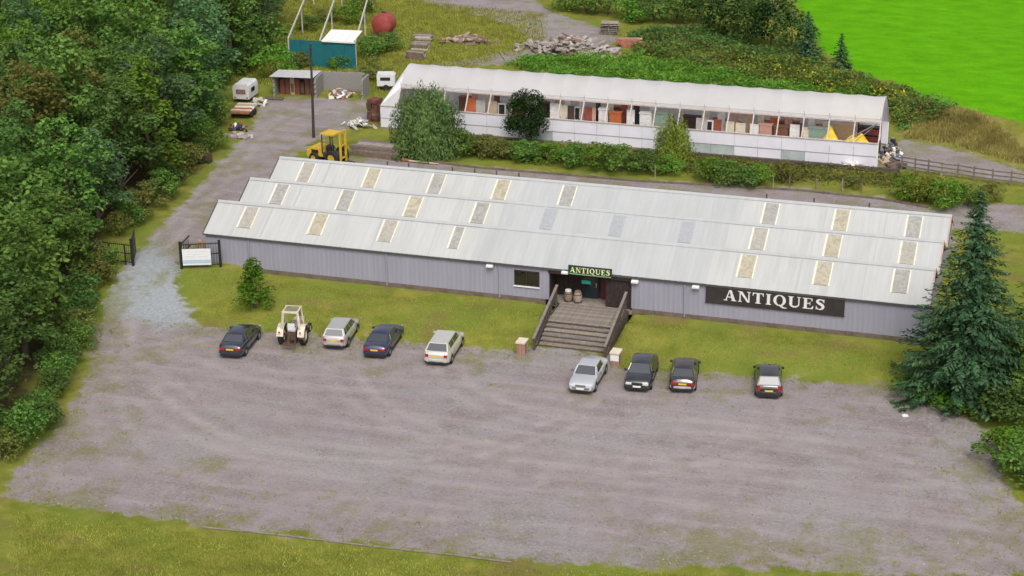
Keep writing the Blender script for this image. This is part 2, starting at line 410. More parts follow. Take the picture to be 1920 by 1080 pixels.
NAMES = ['ground', 'field', 'track', 'farm_lane', 'rear_lane', 'grass_bank', 'driveway', 'car_park', 'grass_verge']
LBL = ['rough grass ground around the buildings', 'bright green pasture field', 'dark gravel track curving away behind the plastic tunnel', 'grey lane running past the end of the tunnel',
       'grey gravel strip behind the white roofed warehouse', 'mown grass bank sloping down in front of the warehouse', 'gravel driveway climbing left past the warehouse', 'wide gravel car park in front of the warehouse', 'grass verge along the near edge of the car park']
NX = len(gx)
idx = np.arange(XX.size).reshape(XX.shape)
quads = np.stack([idx[:-1, :-1], idx[:-1, 1:], idx[1:, 1:], idx[1:, :-1]], -1)
P3 = np.stack([XX, YY, ZZ], -1).reshape(-1, 3)
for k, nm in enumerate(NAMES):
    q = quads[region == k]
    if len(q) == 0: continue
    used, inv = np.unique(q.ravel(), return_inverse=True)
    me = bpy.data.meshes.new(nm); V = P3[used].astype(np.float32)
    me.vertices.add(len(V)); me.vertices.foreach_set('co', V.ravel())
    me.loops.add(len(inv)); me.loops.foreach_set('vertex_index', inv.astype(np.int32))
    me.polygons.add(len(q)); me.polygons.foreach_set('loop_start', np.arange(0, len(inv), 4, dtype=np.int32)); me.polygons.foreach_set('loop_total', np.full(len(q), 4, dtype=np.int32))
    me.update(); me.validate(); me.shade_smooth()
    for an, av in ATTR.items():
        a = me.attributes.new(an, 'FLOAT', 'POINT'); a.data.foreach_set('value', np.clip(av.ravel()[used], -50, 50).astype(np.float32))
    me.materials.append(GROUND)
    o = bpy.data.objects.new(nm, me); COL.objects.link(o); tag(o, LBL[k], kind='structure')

# ------------------------------------------------------------------ antiques warehouse
D1, WH, RH, LEN = 2.533, 2.084, 1.449, 48.0
TB = 2*D1; SL = RH/D1
ROOF = M('white_roof_sheet', (0.460, 0.466, 0.456), 0.55, 0.05, 0.8, dirt=(0.30, 0.30, 0.28), dirt_amt=0.32)
ROOF_B = M('pale_grey_roof_sheet', (0.415, 0.428, 0.432), 0.55, 0.05, 0.8, dirt=(0.30, 0.31, 0.31), dirt_amt=0.30)
WALL = M('lilac_grey_cladding', (0.305, 0.298, 0.372), 0.6, 0.05, 0.6, dirt=(0.30, 0.28, 0.30), dirt_amt=0.22)
TRIM = M('dark_grey_trim', (0.075, 0.072, 0.075), 0.6)
PLINTH = M('stained_block', (0.15, 0.115, 0.09), 0.9, 0.3, 2.0, bump=0.4)
RUSTT = M('pinkish_rusty_flashing', (0.52, 0.33, 0.28), 0.8, 0.25, 3.0)
DARKW = M('dark_brown_timber', (0.030, 0.019, 0.017), 0.75, 0.3, 4.0)
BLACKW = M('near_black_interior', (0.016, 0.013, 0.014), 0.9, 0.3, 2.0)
WHITE = M('white_paint', (0.78, 0.78, 0.77), 0.5, 0.06)
SKYL = M('translucent_skylight_sheet', (0.40, 0.375, 0.33), 0.45, 0.15, 6.0, dirt=(0.22, 0.22, 0.16), dirt_amt=0.5)
SKYL_F = M('faint_skylight_sheet', (0.36, 0.372, 0.395), 0.45, 0.08, 6.0)
CREAMF = M('cream_skylight_flashing', (0.70, 0.67, 0.55), 0.6, 0.08)
GLASSD = glass_mat('dark_window_glass', (0.020, 0.018, 0.016))

wh = thing('antiques_warehouse', 'long low lilac grey warehouse with three white ridged roofs', 'warehouse', (0, 0, 0))
def ribbed_wall(x0, x1, z0, z1, y=0.0):
    m = MB(); xs = []; x = x0
    while x < x1-1e-4:
        for dx, dy in ((0, 0), (0.16, 0), (0.19, -0.013), (0.29, -0.013), (0.32, 0)):
            if x+dx <= x1: xs.append((x+dx, y+dy))
        x += 0.32
    xs.append((x1, y))
    m.grid([[(a, b, z0) for a, b in xs], [(a, b, z1) for a, b in xs]])
    return m
for x0, x1, z0, z1 in ((0, 12.0, -0.12, 2.02), (12.0, 21.88, -0.12, 2.02), (21.88, 23.58, -0.12, 0.66), (21.88, 23.58, 1.70, 2.02), (23.58, 24.25, -0.12, 2.02), (29.65, 38.6, -0.12, 2.02), (38.6, 48, -0.12, 2.02)):
    ribbed_wall(x0, x1, z0, z1).build('wall_panel', WALL, wh)
for m_ in (ROOF, ROOF_B, WALL):
    t_ = m_.node_tree
    for n_ in [n for n in t_.nodes if n.type == 'TEX_NOISE']:
        mp = t_.nodes.new('ShaderNodeMapping'); mp.inputs['Scale'].default_value = (2.6, 0.35, 0.35)
        src = n_.inputs['Vector'].links[0].from_socket; t_.links.new(src, mp.inputs[0]); t_.links.new(mp.outputs[0], n_.inputs['Vector'])
prof = [(0.02, -0.5), (6*D1-0.02, -0.5), (6*D1-0.02, WH-0.06)]
for k in (2, 1, 0):
    prof += [(k*TB+D1, WH+RH-0.06), (k*TB+0.02, WH-0.06)]
MB().prism(prof, 0.02, 0.14, 'x').build('gable_wall', WALL, wh)
MB().prism(prof, LEN-0.14, LEN-0.02, 'x').build('gable_wall', WALL, wh)
ribbed_wall(0, LEN, -0.4, WH-0.05, 6*D1).build('wall_panel', WALL, wh)
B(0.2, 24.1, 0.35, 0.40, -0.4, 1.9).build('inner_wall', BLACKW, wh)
# plinth blocks
bm = MB().box(-1.19, 1.19, -0.035, 0.10, -0.62, -0.122).mesh('plinth_block', PLINTH)
for k in range(20):
    x = 1.2+2.4*k
    if 23.9 < x < 30: continue
    inst(bm, 'plinth_block', wh, (x, random.uniform(-0.01, 0.012), random.uniform(-0.015, 0.0)))
B(29.72, 31.17, -0.03, 0.10, -0.9, -0.122).build('plinth_block', PLINTH, wh)
# roofs
def roof_sheet(x0, x1, y0, z0, y1, z1, lift=0.0):
    m = MB(); xs = []; x = x0
    nrm = Vector((0, z0-z1, y1-y0)).normalized()
    if nrm.z < 0: nrm = -nrm
    while x < x1-1e-4:
        for dx, dz in ((0, 0), (0.22, 0), (0.25, 0.006), (0.33, 0.006), (0.36, 0)):
            if x+dx <= x1: xs.append((x+dx, dz))
        x += 0.36
    xs.append((x1, 0))
    rows = []
    for t in (0, 0.5, 1):
        rows.append([(a, y0+(y1-y0)*t+nrm.y*(h+lift), z0+(z1-z0)*t+nrm.z*(h+lift)) for a, h in xs])
    m.grid(rows); return m
XB = [-0.12, 18.9, 34.4, 48.12]
for k in range(3):
    ya = k*TB-(0.06 if k == 0 else -0.05)
    for j in range(3):
        roof_sheet(XB[j], XB[j+1], ya, WH+SL*(ya-k*TB), k*TB+D1, WH+RH, (0.0, 0.02, 0.008)[j]).build('roof_sheet', (ROOF, ROOF_B, ROOF)[j], wh)
        roof_sheet(XB[j], XB[j+1], k*TB+D1, WH+RH, (k+1)*TB-0.05, WH+SL*0.05, (0.0, 0.02, 0.008)[j]).build('roof_sheet', ROOF, wh)
    MB().prism([(k*TB+D1-0.20, WH+RH-0.055), (k*TB+D1, WH+RH+0.075), (k*TB+D1+0.20, WH+RH-0.055), (k*TB+D1, WH+RH+0.045)], -0.13, 48.13, 'x').build('ridge_cap', ROOF_B, wh)
    for x in np.arange(4.0, 47.5, 4.0):
        lp = MB()
        lp.quad((x-0.05, k*TB+0.05, WH+SL*0.05+0.022), (x+0.03, k*TB+0.05, WH+SL*0.05+0.028), (x+0.03, k*TB+D1-0.1, WH+RH-0.1*SL+0.028), (x-0.05, k*TB+D1-0.1, WH+RH-0.1*SL+0.022)).build('sheet_lap', ROOF_B, wh)
    if k: B(-0.1, 48.1, k*TB-0.09, k*TB+0.09, WH-0.07, WH+0.0).build('valley_gutter', TRIM, wh)
# gutter, barge boards
B(-0.10, 48.10, -0.16, -0.055, WH-0.13, WH-0.045).build('gutter', TRIM, wh)
for x in (3.2, 13.1, 20.9, 33.1, 47.7):
    MB().tube((x, -0.10, WH-0.2), (x, -0.10, -0.3), 0.045, n=8).build('downpipe', WALL, wh)
for k in range(3):
    for xx, mt in ((-0.135, TRIM), (48.135, RUSTT)):
        m = MB()
        m.bar((xx, k*TB-(0.06 if k == 0 else 0), WH+(-SL*0.06 if k == 0 else 0)-0.03), (xx, k*TB+D1, WH+RH-0.03), 0.05, 0.20)
        m.bar((xx, k*TB+D1, WH+RH-0.032), (xx, (k+1)*TB, WH-0.032), 0.05, 0.20)
        m.build('barge_board', mt, wh)
# skylights
def on_slope(u, v, k):
    d = ray(u, v); t = (WH + SL*(CAM[1]-k*TB) - CAM[2])/(d[2]-SL*d[1]); return CAM+d*t
SK = {0: [(470, 399), (601, 411), (731, 424), (860, 436), (1403, 491), (1545, 505), (1691, 519)],
      1: [(528, 355), (652, 367), (778, 380), (903, 392), (1031, 402), (1160, 415), (1290, 427), (1425, 441), (1563, 456), (1704, 467)],
      2: [(577, 317), (700, 327), (821, 339), (942, 350), (1066, 362), (1446, 396), (1578, 411), (1714, 423)]}
def slope_box(x0, x1, ya, yb, k, l0, l1):
    l0 -= 0.012; l1 -= 0.012
    n = Vector((0, -RH, D1)).normalized(); m = MB()
    def P(x, y, l): return (x, y+n.y*l, WH+SL*(y-k*TB)+n.z*l)
    c = [P(x0, ya, l0), P(x1, ya, l0), P(x1, yb, l0), P(x0, yb, l0), P(x0, ya, l1), P(x1, ya, l1), P(x1, yb, l1), P(x0, yb, l1)]
    m.v = c; m.f = [(0, 3, 2, 1), (4, 5, 6, 7), (0, 1, 5, 4), (1, 2, 6, 5), (2, 3, 7, 6), (3, 0, 4, 7)]
    return m
SKV = [SKYL, M('greyer_skylight_sheet', (0.36, 0.35, 0.33), 0.45, 0.2, 5.0, dirt=(0.2, 0.2, 0.15), dirt_amt=0.6), M('yellowed_skylight_sheet', (0.43, 0.39, 0.30), 0.45, 0.2, 5.0, dirt=(0.25, 0.22, 0.15), dirt_amt=0.6)]
for k, lst in SK.items():
    for (u, v) in lst:
        SKYL = random.choice(SKV)
        c = on_slope(u, v, k); faint = (k == 1 and 1000 < u < 1320); w = 0.30 if u == 860 else 0.44
        yc = k*TB+D1*0.56; x = c[0]
        s = slope_box(x-w, x+w, yc-0.78, yc+0.80, k, 0.02, 0.062).build('skylight', SKYL_F if faint else SKYL, wh)
        if not faint:
            slope_box(x-w-0.13, x-w-0.002, yc-0.80, yc+0.84, k, 0.02, 0.05).build('flashing', CREAMF, s)
            slope_box(x+w+0.002, x+w+0.08, yc-0.80, yc+0.84, k, 0.02, 0.05).build('flashing', CREAMF, s)
        m = MB()
        for q in range(1, 5):
            xx = x-w+2*w*q/5; bq = slope_box(xx-0.022, xx+0.022, yc-0.77, yc+0.79, k, 0.0622, 0.085)
            n0 = len(m.v); m.v += bq.v; m.f += [tuple(i+n0 for i in f) for f in bq.f]
        m.build('corrugation', SKYL_F if faint else SKYL, s)
for u, v in ((724, 307), (764, 312), (846, 320), (888, 324), (929, 328), (971, 330), (1436, 373), (1525, 380), (1629, 388)):
    x = at_y(u, v, 2*TB+D1)[0]
    MB().tube((x, 2*TB+D1+0.25, WH+RH-0.2), (x, 2*TB+D1+0.25, WH+RH+0.30), 0.055, n=8).build('vent_pipe', TRIM, wh)
# window
w = MB().box(21.90, 23.56, -0.045, 0.05, 0.66, 0.73).box(21.90, 23.56, -0.045, 0.05, 1.62, 1.69).box(21.90, 21.97, -0.045, 0.05, 0.73, 1.62).box(23.49, 23.56, -0.045, 0.05, 0.73, 1.62).box(22.70, 22.76, -0.03, 0.03, 0.73, 1.62).build('window', DARKW, wh)
B(21.97, 23.49, 0.02, 0.03, 0.73, 1.62).build('pane', GLASSD, w)
B(21.85, 23.61, -0.10, -0.03, 0.575, 0.655).build('sill', WHITE, w)
for x in (22.1, 22.9): B(x, x+0.35, 0.06, 0.12, 0.75, 1.35).build('window_display', M('brown_goods', (0.20, 0.11, 0.06)), w)
# floodlights on the wall
for i, (x, z) in enumerate(((20.3, 1.84), (29.92, 1.78), (33.82, 1.84), (25.35, 1.93))):
    f = MB().prism([(-0.34, z-0.07), (-0.36, z+0.04), (-0.10, z+0.10), (-0.04, z-0.10)], x-0.22, x+0.22, 'x').build('floodlight', WHITE, wh)
    B(x-0.05, x+0.05, -0.12, -0.032, z-0.16, z-0.101).build('bracket', TRIM, f)
# entrance recess
DZ = -0.25
e = MB().box(24.30, 29.60, 1.35, 1.42, DZ, 2.0).box(24.25, 24.31, -0.05, 1.35, DZ, 2.0).box(29.59, 29.65, -0.05, 1.35, DZ, 2.0).box(24.31, 29.59, -0.02, 1.35, 1.86, 2.0).build('entrance_recess', DARKW, wh)
m = MB()
for x in np.arange(24.5, 29.5, 0.32): m.box(x, x+0.02, 1.325, 1.348, DZ+0.02, 1.85)
m.build('cladding_batten', BLACKW, e)
B(24.2, 29.7, -0.05, 1.5, DZ-0.3, DZ-0.005).build('recess_floor', M('worn_concrete', (0.25, 0.22, 0.19), 0.9, 0.2), wh)
dr = B(26.05, 27.15, 1.22, 1.30, DZ, 1.75).build('door', M('dark_blue_green_door', (0.016, 0.026, 0.032), 0.4), wh)
B(26.25, 26.95, 1.205, 1.218, 0.55, 1.6).build('pane', GLASSD, dr)
B(27.0, 27.06, 1.17, 1.218, 0.55, 0.85).build('handle', M('steel', (0.5, 0.5, 0.5), 0.3, metal=0.9), dr)
B(27.35, 27.70, 1.26, 1.32, DZ, 1.8).build('door_post', M('dark_red_paint', (0.10, 0.015, 0.015), 0.6), wh)
sh = B(27.95, 29.56, 0.10, 0.18, DZ, 1.80).build('shutter', DARKW, wh)
for x in np.arange(28.0, 29.5, 0.27): B(x, x+0.22, 0.085, 0.098, DZ+0.05, 1.75).build('board', DARKW, sh)
B(24.20, 29.70, -0.085, -0.052, 1.72, 1.96).build('fascia', DARKW, wh)

# ------------------------------------------------------------------ serif lettering, built stroke by stroke
def glyph(ch):
    """list of quad strips: each strip is a list of (left point, right point) pairs; letter height 1"""
    S = []
    def bar(x0, z0, x1, z1): S.append([((x0, z0), (x0, z1)), ((x1, z0), (x1, z1))])
    def slab(a, b, c, d): S.append([(a, b), (c, d)])
    def serif(x, z, w=0.15, h=0.055): bar(x-w, z, x+w, z+h)
    if ch == 'A':
        slab((0.10, 0), (0.18, 0), (0.36, 1), (0.43, 1)); slab((0.58, 0), (0.80, 0), (0.36, 1), (0.52, 1))
        bar(0.24, 0.30, 0.66, 0.37); serif(0.13, 0, 0.13); serif(0.70, 0, 0.17); return S, 0.88
    if ch == 'N':
        bar(0.13, 0, 0.21, 1); slab((0.66, 0), (0.81, 0), (0.10, 1), (0.30, 1)); bar(0.73, 0, 0.81, 1)
        serif(0.17, 0, 0.13); serif(0.14, 0.945, 0.13); serif(0.77, 0.945, 0.13); return S, 0.93
    if ch == 'T':
        bar(0.30, 0, 0.50, 1); bar(0.03, 0.92, 0.77, 1); slab((0.03, 0.70), (0.07, 0.70), (0.03, 1), (0.14, 1)); slab((0.73, 0.70), (0.77, 0.70), (0.66, 1), (0.77, 1)); serif(0.40, 0, 0.19); return S, 0.82
    if ch == 'I':
        bar(0.12, 0, 0.32, 1); serif(0.22, 0, 0.18); serif(0.22, 0.945, 0.18); return S, 0.46
    if ch == 'Q':
        st = []
        for i in range(25):
            a = 2*math.pi*i/24; c, s = math.cos(a), math.sin(a)
            st.append(((0.45+0.42*c, 0.5+0.52*s), (0.45+0.22*c, 0.5+0.45*s)))
        S.append(st); S.append([((0.38, 0.06), (0.46, 0.10)), ((0.52, -0.10), (0.62, -0.01)), ((0.70, -0.22), (0.76, -0.13)), ((0.92, -0.20), (0.94, -0.14))]); return S, 0.94
    if ch == 'U':
        bar(0.10, 0.30, 0.30, 1); bar(0.70, 0.30, 0.78, 1); st = []
        for i in range(13):
            a = math.pi+math.pi*i/12; c, s = math.cos(a), math.sin(a)
            th = 0.20-(0.12*i/12)
            st.append(((0.44+0.34*c, 0.32+0.34*s), (0.44+(0.34-th)*c, 0.32+(0.34-min(th, 0.12))*s)))
        S.append(st); serif(0.20, 0.945, 0.18); serif(0.74, 0.945, 0.13); return S, 0.90
    if ch == 'E':
        bar(0.12, 0, 0.32, 1); bar(0.03, 0.94, 0.68, 1); bar(0.03, 0, 0.72, 0.06); bar(0.28, 0.48, 0.52, 0.54)
        slab((0.63, 0.74), (0.68, 0.74), (0.54, 1), (0.68, 1)); slab((0.56, 0), (0.72, 0), (0.70, 0.28), (0.75, 0.28)); slab((0.50, 0.36), (0.54, 0.36), (0.50, 0.66), (0.54, 0.66)); return S, 0.80
    if ch == 'S':
        pts = [(0.55, 0.80), (0.48, 0.93), (0.34, 0.965), (0.20, 0.92), (0.14, 0.80), (0.18, 0.68), (0.32, 0.57), (0.47, 0.45), (0.54, 0.30), (0.50, 0.14), (0.36, 0.04), (0.22, 0.05), (0.10, 0.20)]
        th = [0.03, 0.04, 0.045, 0.07, 0.09, 0.10, 0.11, 0.11, 0.10, 0.08, 0.05, 0.04, 0.03]; st = []
        for i, (x, z) in enumerate(pts):
            a = pts[max(0, i-1)]; b = pts[min(len(pts)-1, i+1)]; dx, dz = b[0]-a[0], b[1]-a[1]; l = math.hypot(dx, dz)
            st.append(((x-dz/l*th[i], z+dx/l*th[i]), (x+dz/l*th[i], z-dx/l*th[i])))
        S.append(st); slab((0.56, 0.68), (0.60, 0.68), (0.55, 0.98), (0.60, 0.98)); slab((0.06, 0.02), (0.11, 0.02), (0.06, 0.34), (0.10, 0.34)); return S, 0.68
def lettering(text, x0, x1, z0, hgt, y, mat, parent, name='letter', depth=0.03, gap=0.06):
    gl = [glyph(c) for c in text]; tot = sum(g[1] for g in gl)+gap*(len(gl)-1); k = (x1-x0)/tot; x = x0
    for S, wdt in gl:
        m = MB()
        for i, st in enumerate(S):
            yo = y-depth-0.0015*i
            for (a, b), (c, d) in zip(st[:-1], st[1:]):
                P = [(x+q[0]*k, z0+q[1]*hgt) for q in (a, c, d, b)]
                m.prism(P, yo, y, 'y')
        m.build(name, mat, parent); x += (wdt+gap)*k
SIGNW = M('off_white_letter', (0.74, 0.72, 0.72), 0.6, 0.05)
s1 = thing('wall_sign', 'long black signboard with white serif ANTIQUES on the warehouse wall', 'sign', (34.44, -0.04, 0.88))
B(0, 8.62, -0.07, 0.0, 0, 1.12).build('board', M('black_brown_board', (0.035, 0.028, 0.030), 0.6, 0.25, 2.0), s1)
m = MB().box(-0.03, 8.65, -0.085, -0.0, 1.122, 1.16).box(-0.03, 8.65, -0.085, -0.0, -0.04, -0.002).build('frame', DARKW, s1)
lettering('ANTIQUES', 1.15, 7.45, 0.26, 0.70, -0.072, SIGNW, s1)
s2 = thing('roof_sign', 'small dark green signboard with pale yellow ANTIQUES above the entrance', 'sign', (25.62, -0.36, 1.93))
B(0, 2.86, -0.06, 0.0, 0, 0.62).build('board', M('dark_green_board', (0.012, 0.040, 0.016), 0.6, 0.2), s2)
lettering('ANTIQUES', 0.12, 2.74, 0.17, 0.35, -0.062, M('pale_yellow_letter', (0.70, 0.72, 0.42), 0.6), s2)
B(0.05, 2.81, -0.075, -0.062, 0.035, 0.085).build('border_strip', M('pale_green_strip', (0.25, 0.42, 0.25), 0.6), s2)
for x in (0.5, 2.3): MB().bar((x, 0.03, 0.1), (x, 0.30, 0.35), 0.05, 0.05).build('bracket', TRIM, s2)
s3 = thing('door_sign', 'small turquoise sign hanging in the dark entrance', 'sign', (26.05, 1.19, 0.72))
B(0, 0.62, -0.03, 0, 0, 0.26).build('board', M('turquoise_board', (0.03, 0.50, 0.40), 0.5, 0.05), s3)
m = MB()
for i in range(4): m.box(0.08+0.12*i, 0.16+0.12*i, -0.036, -0.031, 0.10, 0.17)
m.build('lettering', M('pale_turquoise', (0.25, 0.62, 0.55)), s3)
MB().tube((0.1, -0.01, 0.26), (0.31, -0.01, 0.45), 0.012).tube((0.52, -0.01, 0.26), (0.31, -0.01, 0.45), 0.012).build('hanger', TRIM, s3)

# ------------------------------------------------------------------ entrance steps
WOODS = [M('weathered_step_timber', (0.22, 0.185, 0.155), 0.85, 0.25, 5.0, bump=0.3), M('weathered_step_timber_pale', (0.27, 0.225, 0.18), 0.85, 0.25, 5.0, bump=0.3), M('weathered_step_timber_grey', (0.20, 0.175, 0.155), 0.85, 0.25, 5.0, bump=0.3)]
RAILW = M('dark_rail_timber', (0.085, 0.065, 0.055), 0.8, 0.3, 5.0)
RAILT = M('grey_rail_timber', (0.20, 0.165, 0.145), 0.8, 0.25, 5.0)
st = thing('entrance_steps', 'wide weathered timber steps and deck leading up to the dark entrance', 'steps', (0, 0, 0))
SX0, SX1 = 25.02, 29.36
db = MB().box(0, SX1-SX0, -0.085, 0.085, -0.05, 0.0)
dms = [db.mesh('deck_board', w_) for w_ in WOODS]
for k in range(16):
    inst(random.choice(dms), 'deck_board', st, (SX0+random.uniform(-0.02, 0.02), -2.93+0.18*k, DZ+random.uniform(-0.008, 0.004)))
NS = 6; RUN = 2.30/NS; RISE = (1.2+DZ)/NS
for k in range(1, NS):
    z = DZ-RISE*k; y1 = -3.03-RUN*(k-1)
    tr = B(SX0, SX1, y1-RUN-0.03, y1-0.002, z-0.06, z+random.uniform(-0.01, 0.01)).build('step', random.choice(WOODS), st)
    B(SX0+0.02, SX1-0.02, y1-0.03, y1-0.005, z+0.012, z+RISE-0.062).build('riser', RAILW, tr)
B(SX0+0.02, SX1-0.02, -3.03-RUN*(NS-1)-0.03, -3.03-RUN*(NS-1)-0.005, -1.25, -1.2+RISE-0.062).build('riser', RAILW, st)
for sx in (SX0-0.10, SX1+0.10):
    MB().prism([(-3.05, DZ), (-0.1, DZ), (-0.1, -1.3), (-3.05, -1.3)], sx-0.04, sx+0.04, 'x').build('side_board', RAILW, st)
    MB().prism([(-3.052, DZ), (-5.45, -1.2+0.1), (-5.45, -1.25), (-3.052, -1.25)], sx-0.04, sx+0.04, 'x').build('stringer', RAILW, st)
    MB().bar((sx, -0.55, 1.16), (sx, -5.75, -0.42), 0.17, 0.075).build('handrail', RAILT, st)
    MB().bar((sx, -0.60, 0.60), (sx, -5.70, -0.86), 0.05, 0.14).build('lower_rail', RAILW, st)
    MB().bar((sx, -0.60, 0.86), (sx, -5.70, -0.64), 0.05, 0.12).build('lower_rail', RAILW, st)
    for y in (-0.75, -2.1, -3.35, -4.55, -5.65):
        zt = 1.16-1.58*(-0.55-y)/5.2-0.03
        B(sx-0.06, sx+0.06, y-0.06, y+0.06, max(-1.25, tz(sx, y)-0.1), zt).build('post', RAILW, st)
# brick piers beside the steps
BRICK = M('red_brick_pier', (0.33, 0.15, 0.115), 0.9, 0.35, 14.0, bump=0.4, bscale=40)
MORT = M('pale_mortar', (0.42, 0.36, 0.31), 0.9)
CAPS = M('cream_stone_cap', (0.66, 0.58, 0.44), 0.8, 0.12)
def pier(u, v, label, white):
    p = G(u, v); t = thing('brick_pier', label, 'pier', (p.x, p.y, p.z), 0.0, 'brick piers beside the steps')
    B(-0.235, 0.235, -0.345, 0.345, -0.1, 0.80).build('mortar_core', MORT, t)
    bx_, by_ = MB().box(-0.106, 0.106, -0.052, 0.052, 0, 0.066).mesh('brick', BRICK), MB().box(-0.052, 0.052, -0.106, 0.106, 0, 0.066).mesh('brick', BRICK)
    for r in range(10):
        z = 0.012+0.079*r
        for sy in (-1, 1):
            for x in (-0.128, 0.108) if r % 2 else (-0.108, 0.128): inst(bx_, 'brick', t, (x, sy*0.300, z))
        for sx in (-1, 1):
            for y in (-0.12, 0.10) if r % 2 else (-0.10, 0.12): inst(by_, 'brick', t, (sx*0.195, y, z))
    B(-0.30, 0.30, -0.41, 0.41, 0.802, 0.90).build('cap', CAPS, t)
    if white: B(-0.262, 0.262, -0.375, -0.356, 0.36, 0.74).build('notice_plate', WHITE, t)
pier(979, 663, 'red brick pier with cream cap left of the steps', False)
pier(1155, 683, 'red brick pier with cream cap and white plate right of the steps', True)
# objects left in the porch
TERRA = M('old_oak_cask', (0.24, 0.17, 0.12), 0.8, 0.25, 6.0); IRON = M('dark_iron', (0.05, 0.045, 0.045), 0.6)
def cask(x, y, label, mat, topmat):
    t = thing('barrel', label, 'barrel', (x, y, DZ)); m = MB().lathe([(0, 0), (0.22, 0), (0.275, 0.2), (0.285, 0.36), (0.275, 0.52), (0.22, 0.72), (0, 0.72)], 16); m.smooth = True
    m.build('staves', mat, t)
    for z in (0.10, 0.58): MB().lathe([(0.262, z-0.025), (0.272, z-0.025), (0.278, z+0.03), (0.262, z+0.03)], 16).build('hoop', IRON, t)
    MB().lathe([(0, 0.722), (0.20, 0.722), (0.20, 0.80), (0, 0.81)], 14).build('lid', topmat, t)
cask(25.05+0.35, 0.35, 'barrel with a white tub on top left of the door', TERRA, WHITE)
cask(25.05+1.0, 0.30, 'pale barrel closest to the entrance door', M('pale_oak_cask', (0.33, 0.25, 0.20), 0.8, 0.2, 6.0), TERRA)
t = thing('garden_statue', 'thin dark garden statue at the left of the entrance', 'statue', (24.75, -0.35, DZ))
B(-0.16, 0.16, -0.16, 0.16, 0, 0.14).build('base', IRON, t)
m = MB().lathe([(0, 0.14), (0.11, 0.14), (0.09, 0.4), (0.13, 0.62), (0.12, 0.8), (0.05, 0.88), (0.09, 0.97), (0.08, 1.07), (0, 1.12)], 12); m.smooth = True
m.build('figure', M('grey_brown_stone', (0.16, 0.13, 0.11), 0.9, 0.25), t)

# ------------------------------------------------------------------ vehicles
TYRE = M('tyre_rubber', (0.018, 0.018, 0.018), 0.85); RIM = M('alloy_rim', (0.42, 0.42, 0.43), 0.35, metal=0.6)
CGLASS = M('car_glass', (0.020, 0.024, 0.028), 0.06, 0.1, 1.0, spec=1.0)
for n_ in CGLASS.node_tree.nodes:
    if n_.type == 'BSDF_PRINCIPLED': n_.inputs['IOR'].default_value = 2.1
CGLASS; BLACKP = M('black_plastic', (0.018, 0.018, 0.019), 0.6)
REDL = M('red_tail_lamp', (0.42, 0.012, 0.015), 0.25); CLEARL = M('clear_head_lamp', (0.62, 0.64, 0.66), 0.12)
YPLATE = M('yellow_number_plate', (0.72, 0.50, 0.06), 0.5, 0.03); WPLATE = M('white_number_plate', (0.78, 0.78, 0.76), 0.5, 0.03)
CHROME = M('chrome', (0.62, 0.62, 0.62), 0.18, metal=1.0)
WHEEL_T = MB().lathe([(0.20, -0.095), (0.27, -0.105), (0.305, -0.085), (0.315, -0.03), (0.315, 0.03), (0.305, 0.085), (0.27, 0.105), (0.20, 0.095), (0.20, -0.095)], 20, axis='x'); WHEEL_T.smooth = True
WHEEL_R = MB().lathe([(0, -0.07), (0.05, -0.092), (0.19, -0.075), (0.202, -0.092), (0.202, 0.092), (0.19, 0.075), (0.05, 0.092), (0, 0.07)], 16, axis='x')
TYRE_ME = WHEEL_T.mesh('tyre', TYRE); RIM_ME = WHEEL_R.mesh('rim', RIM)
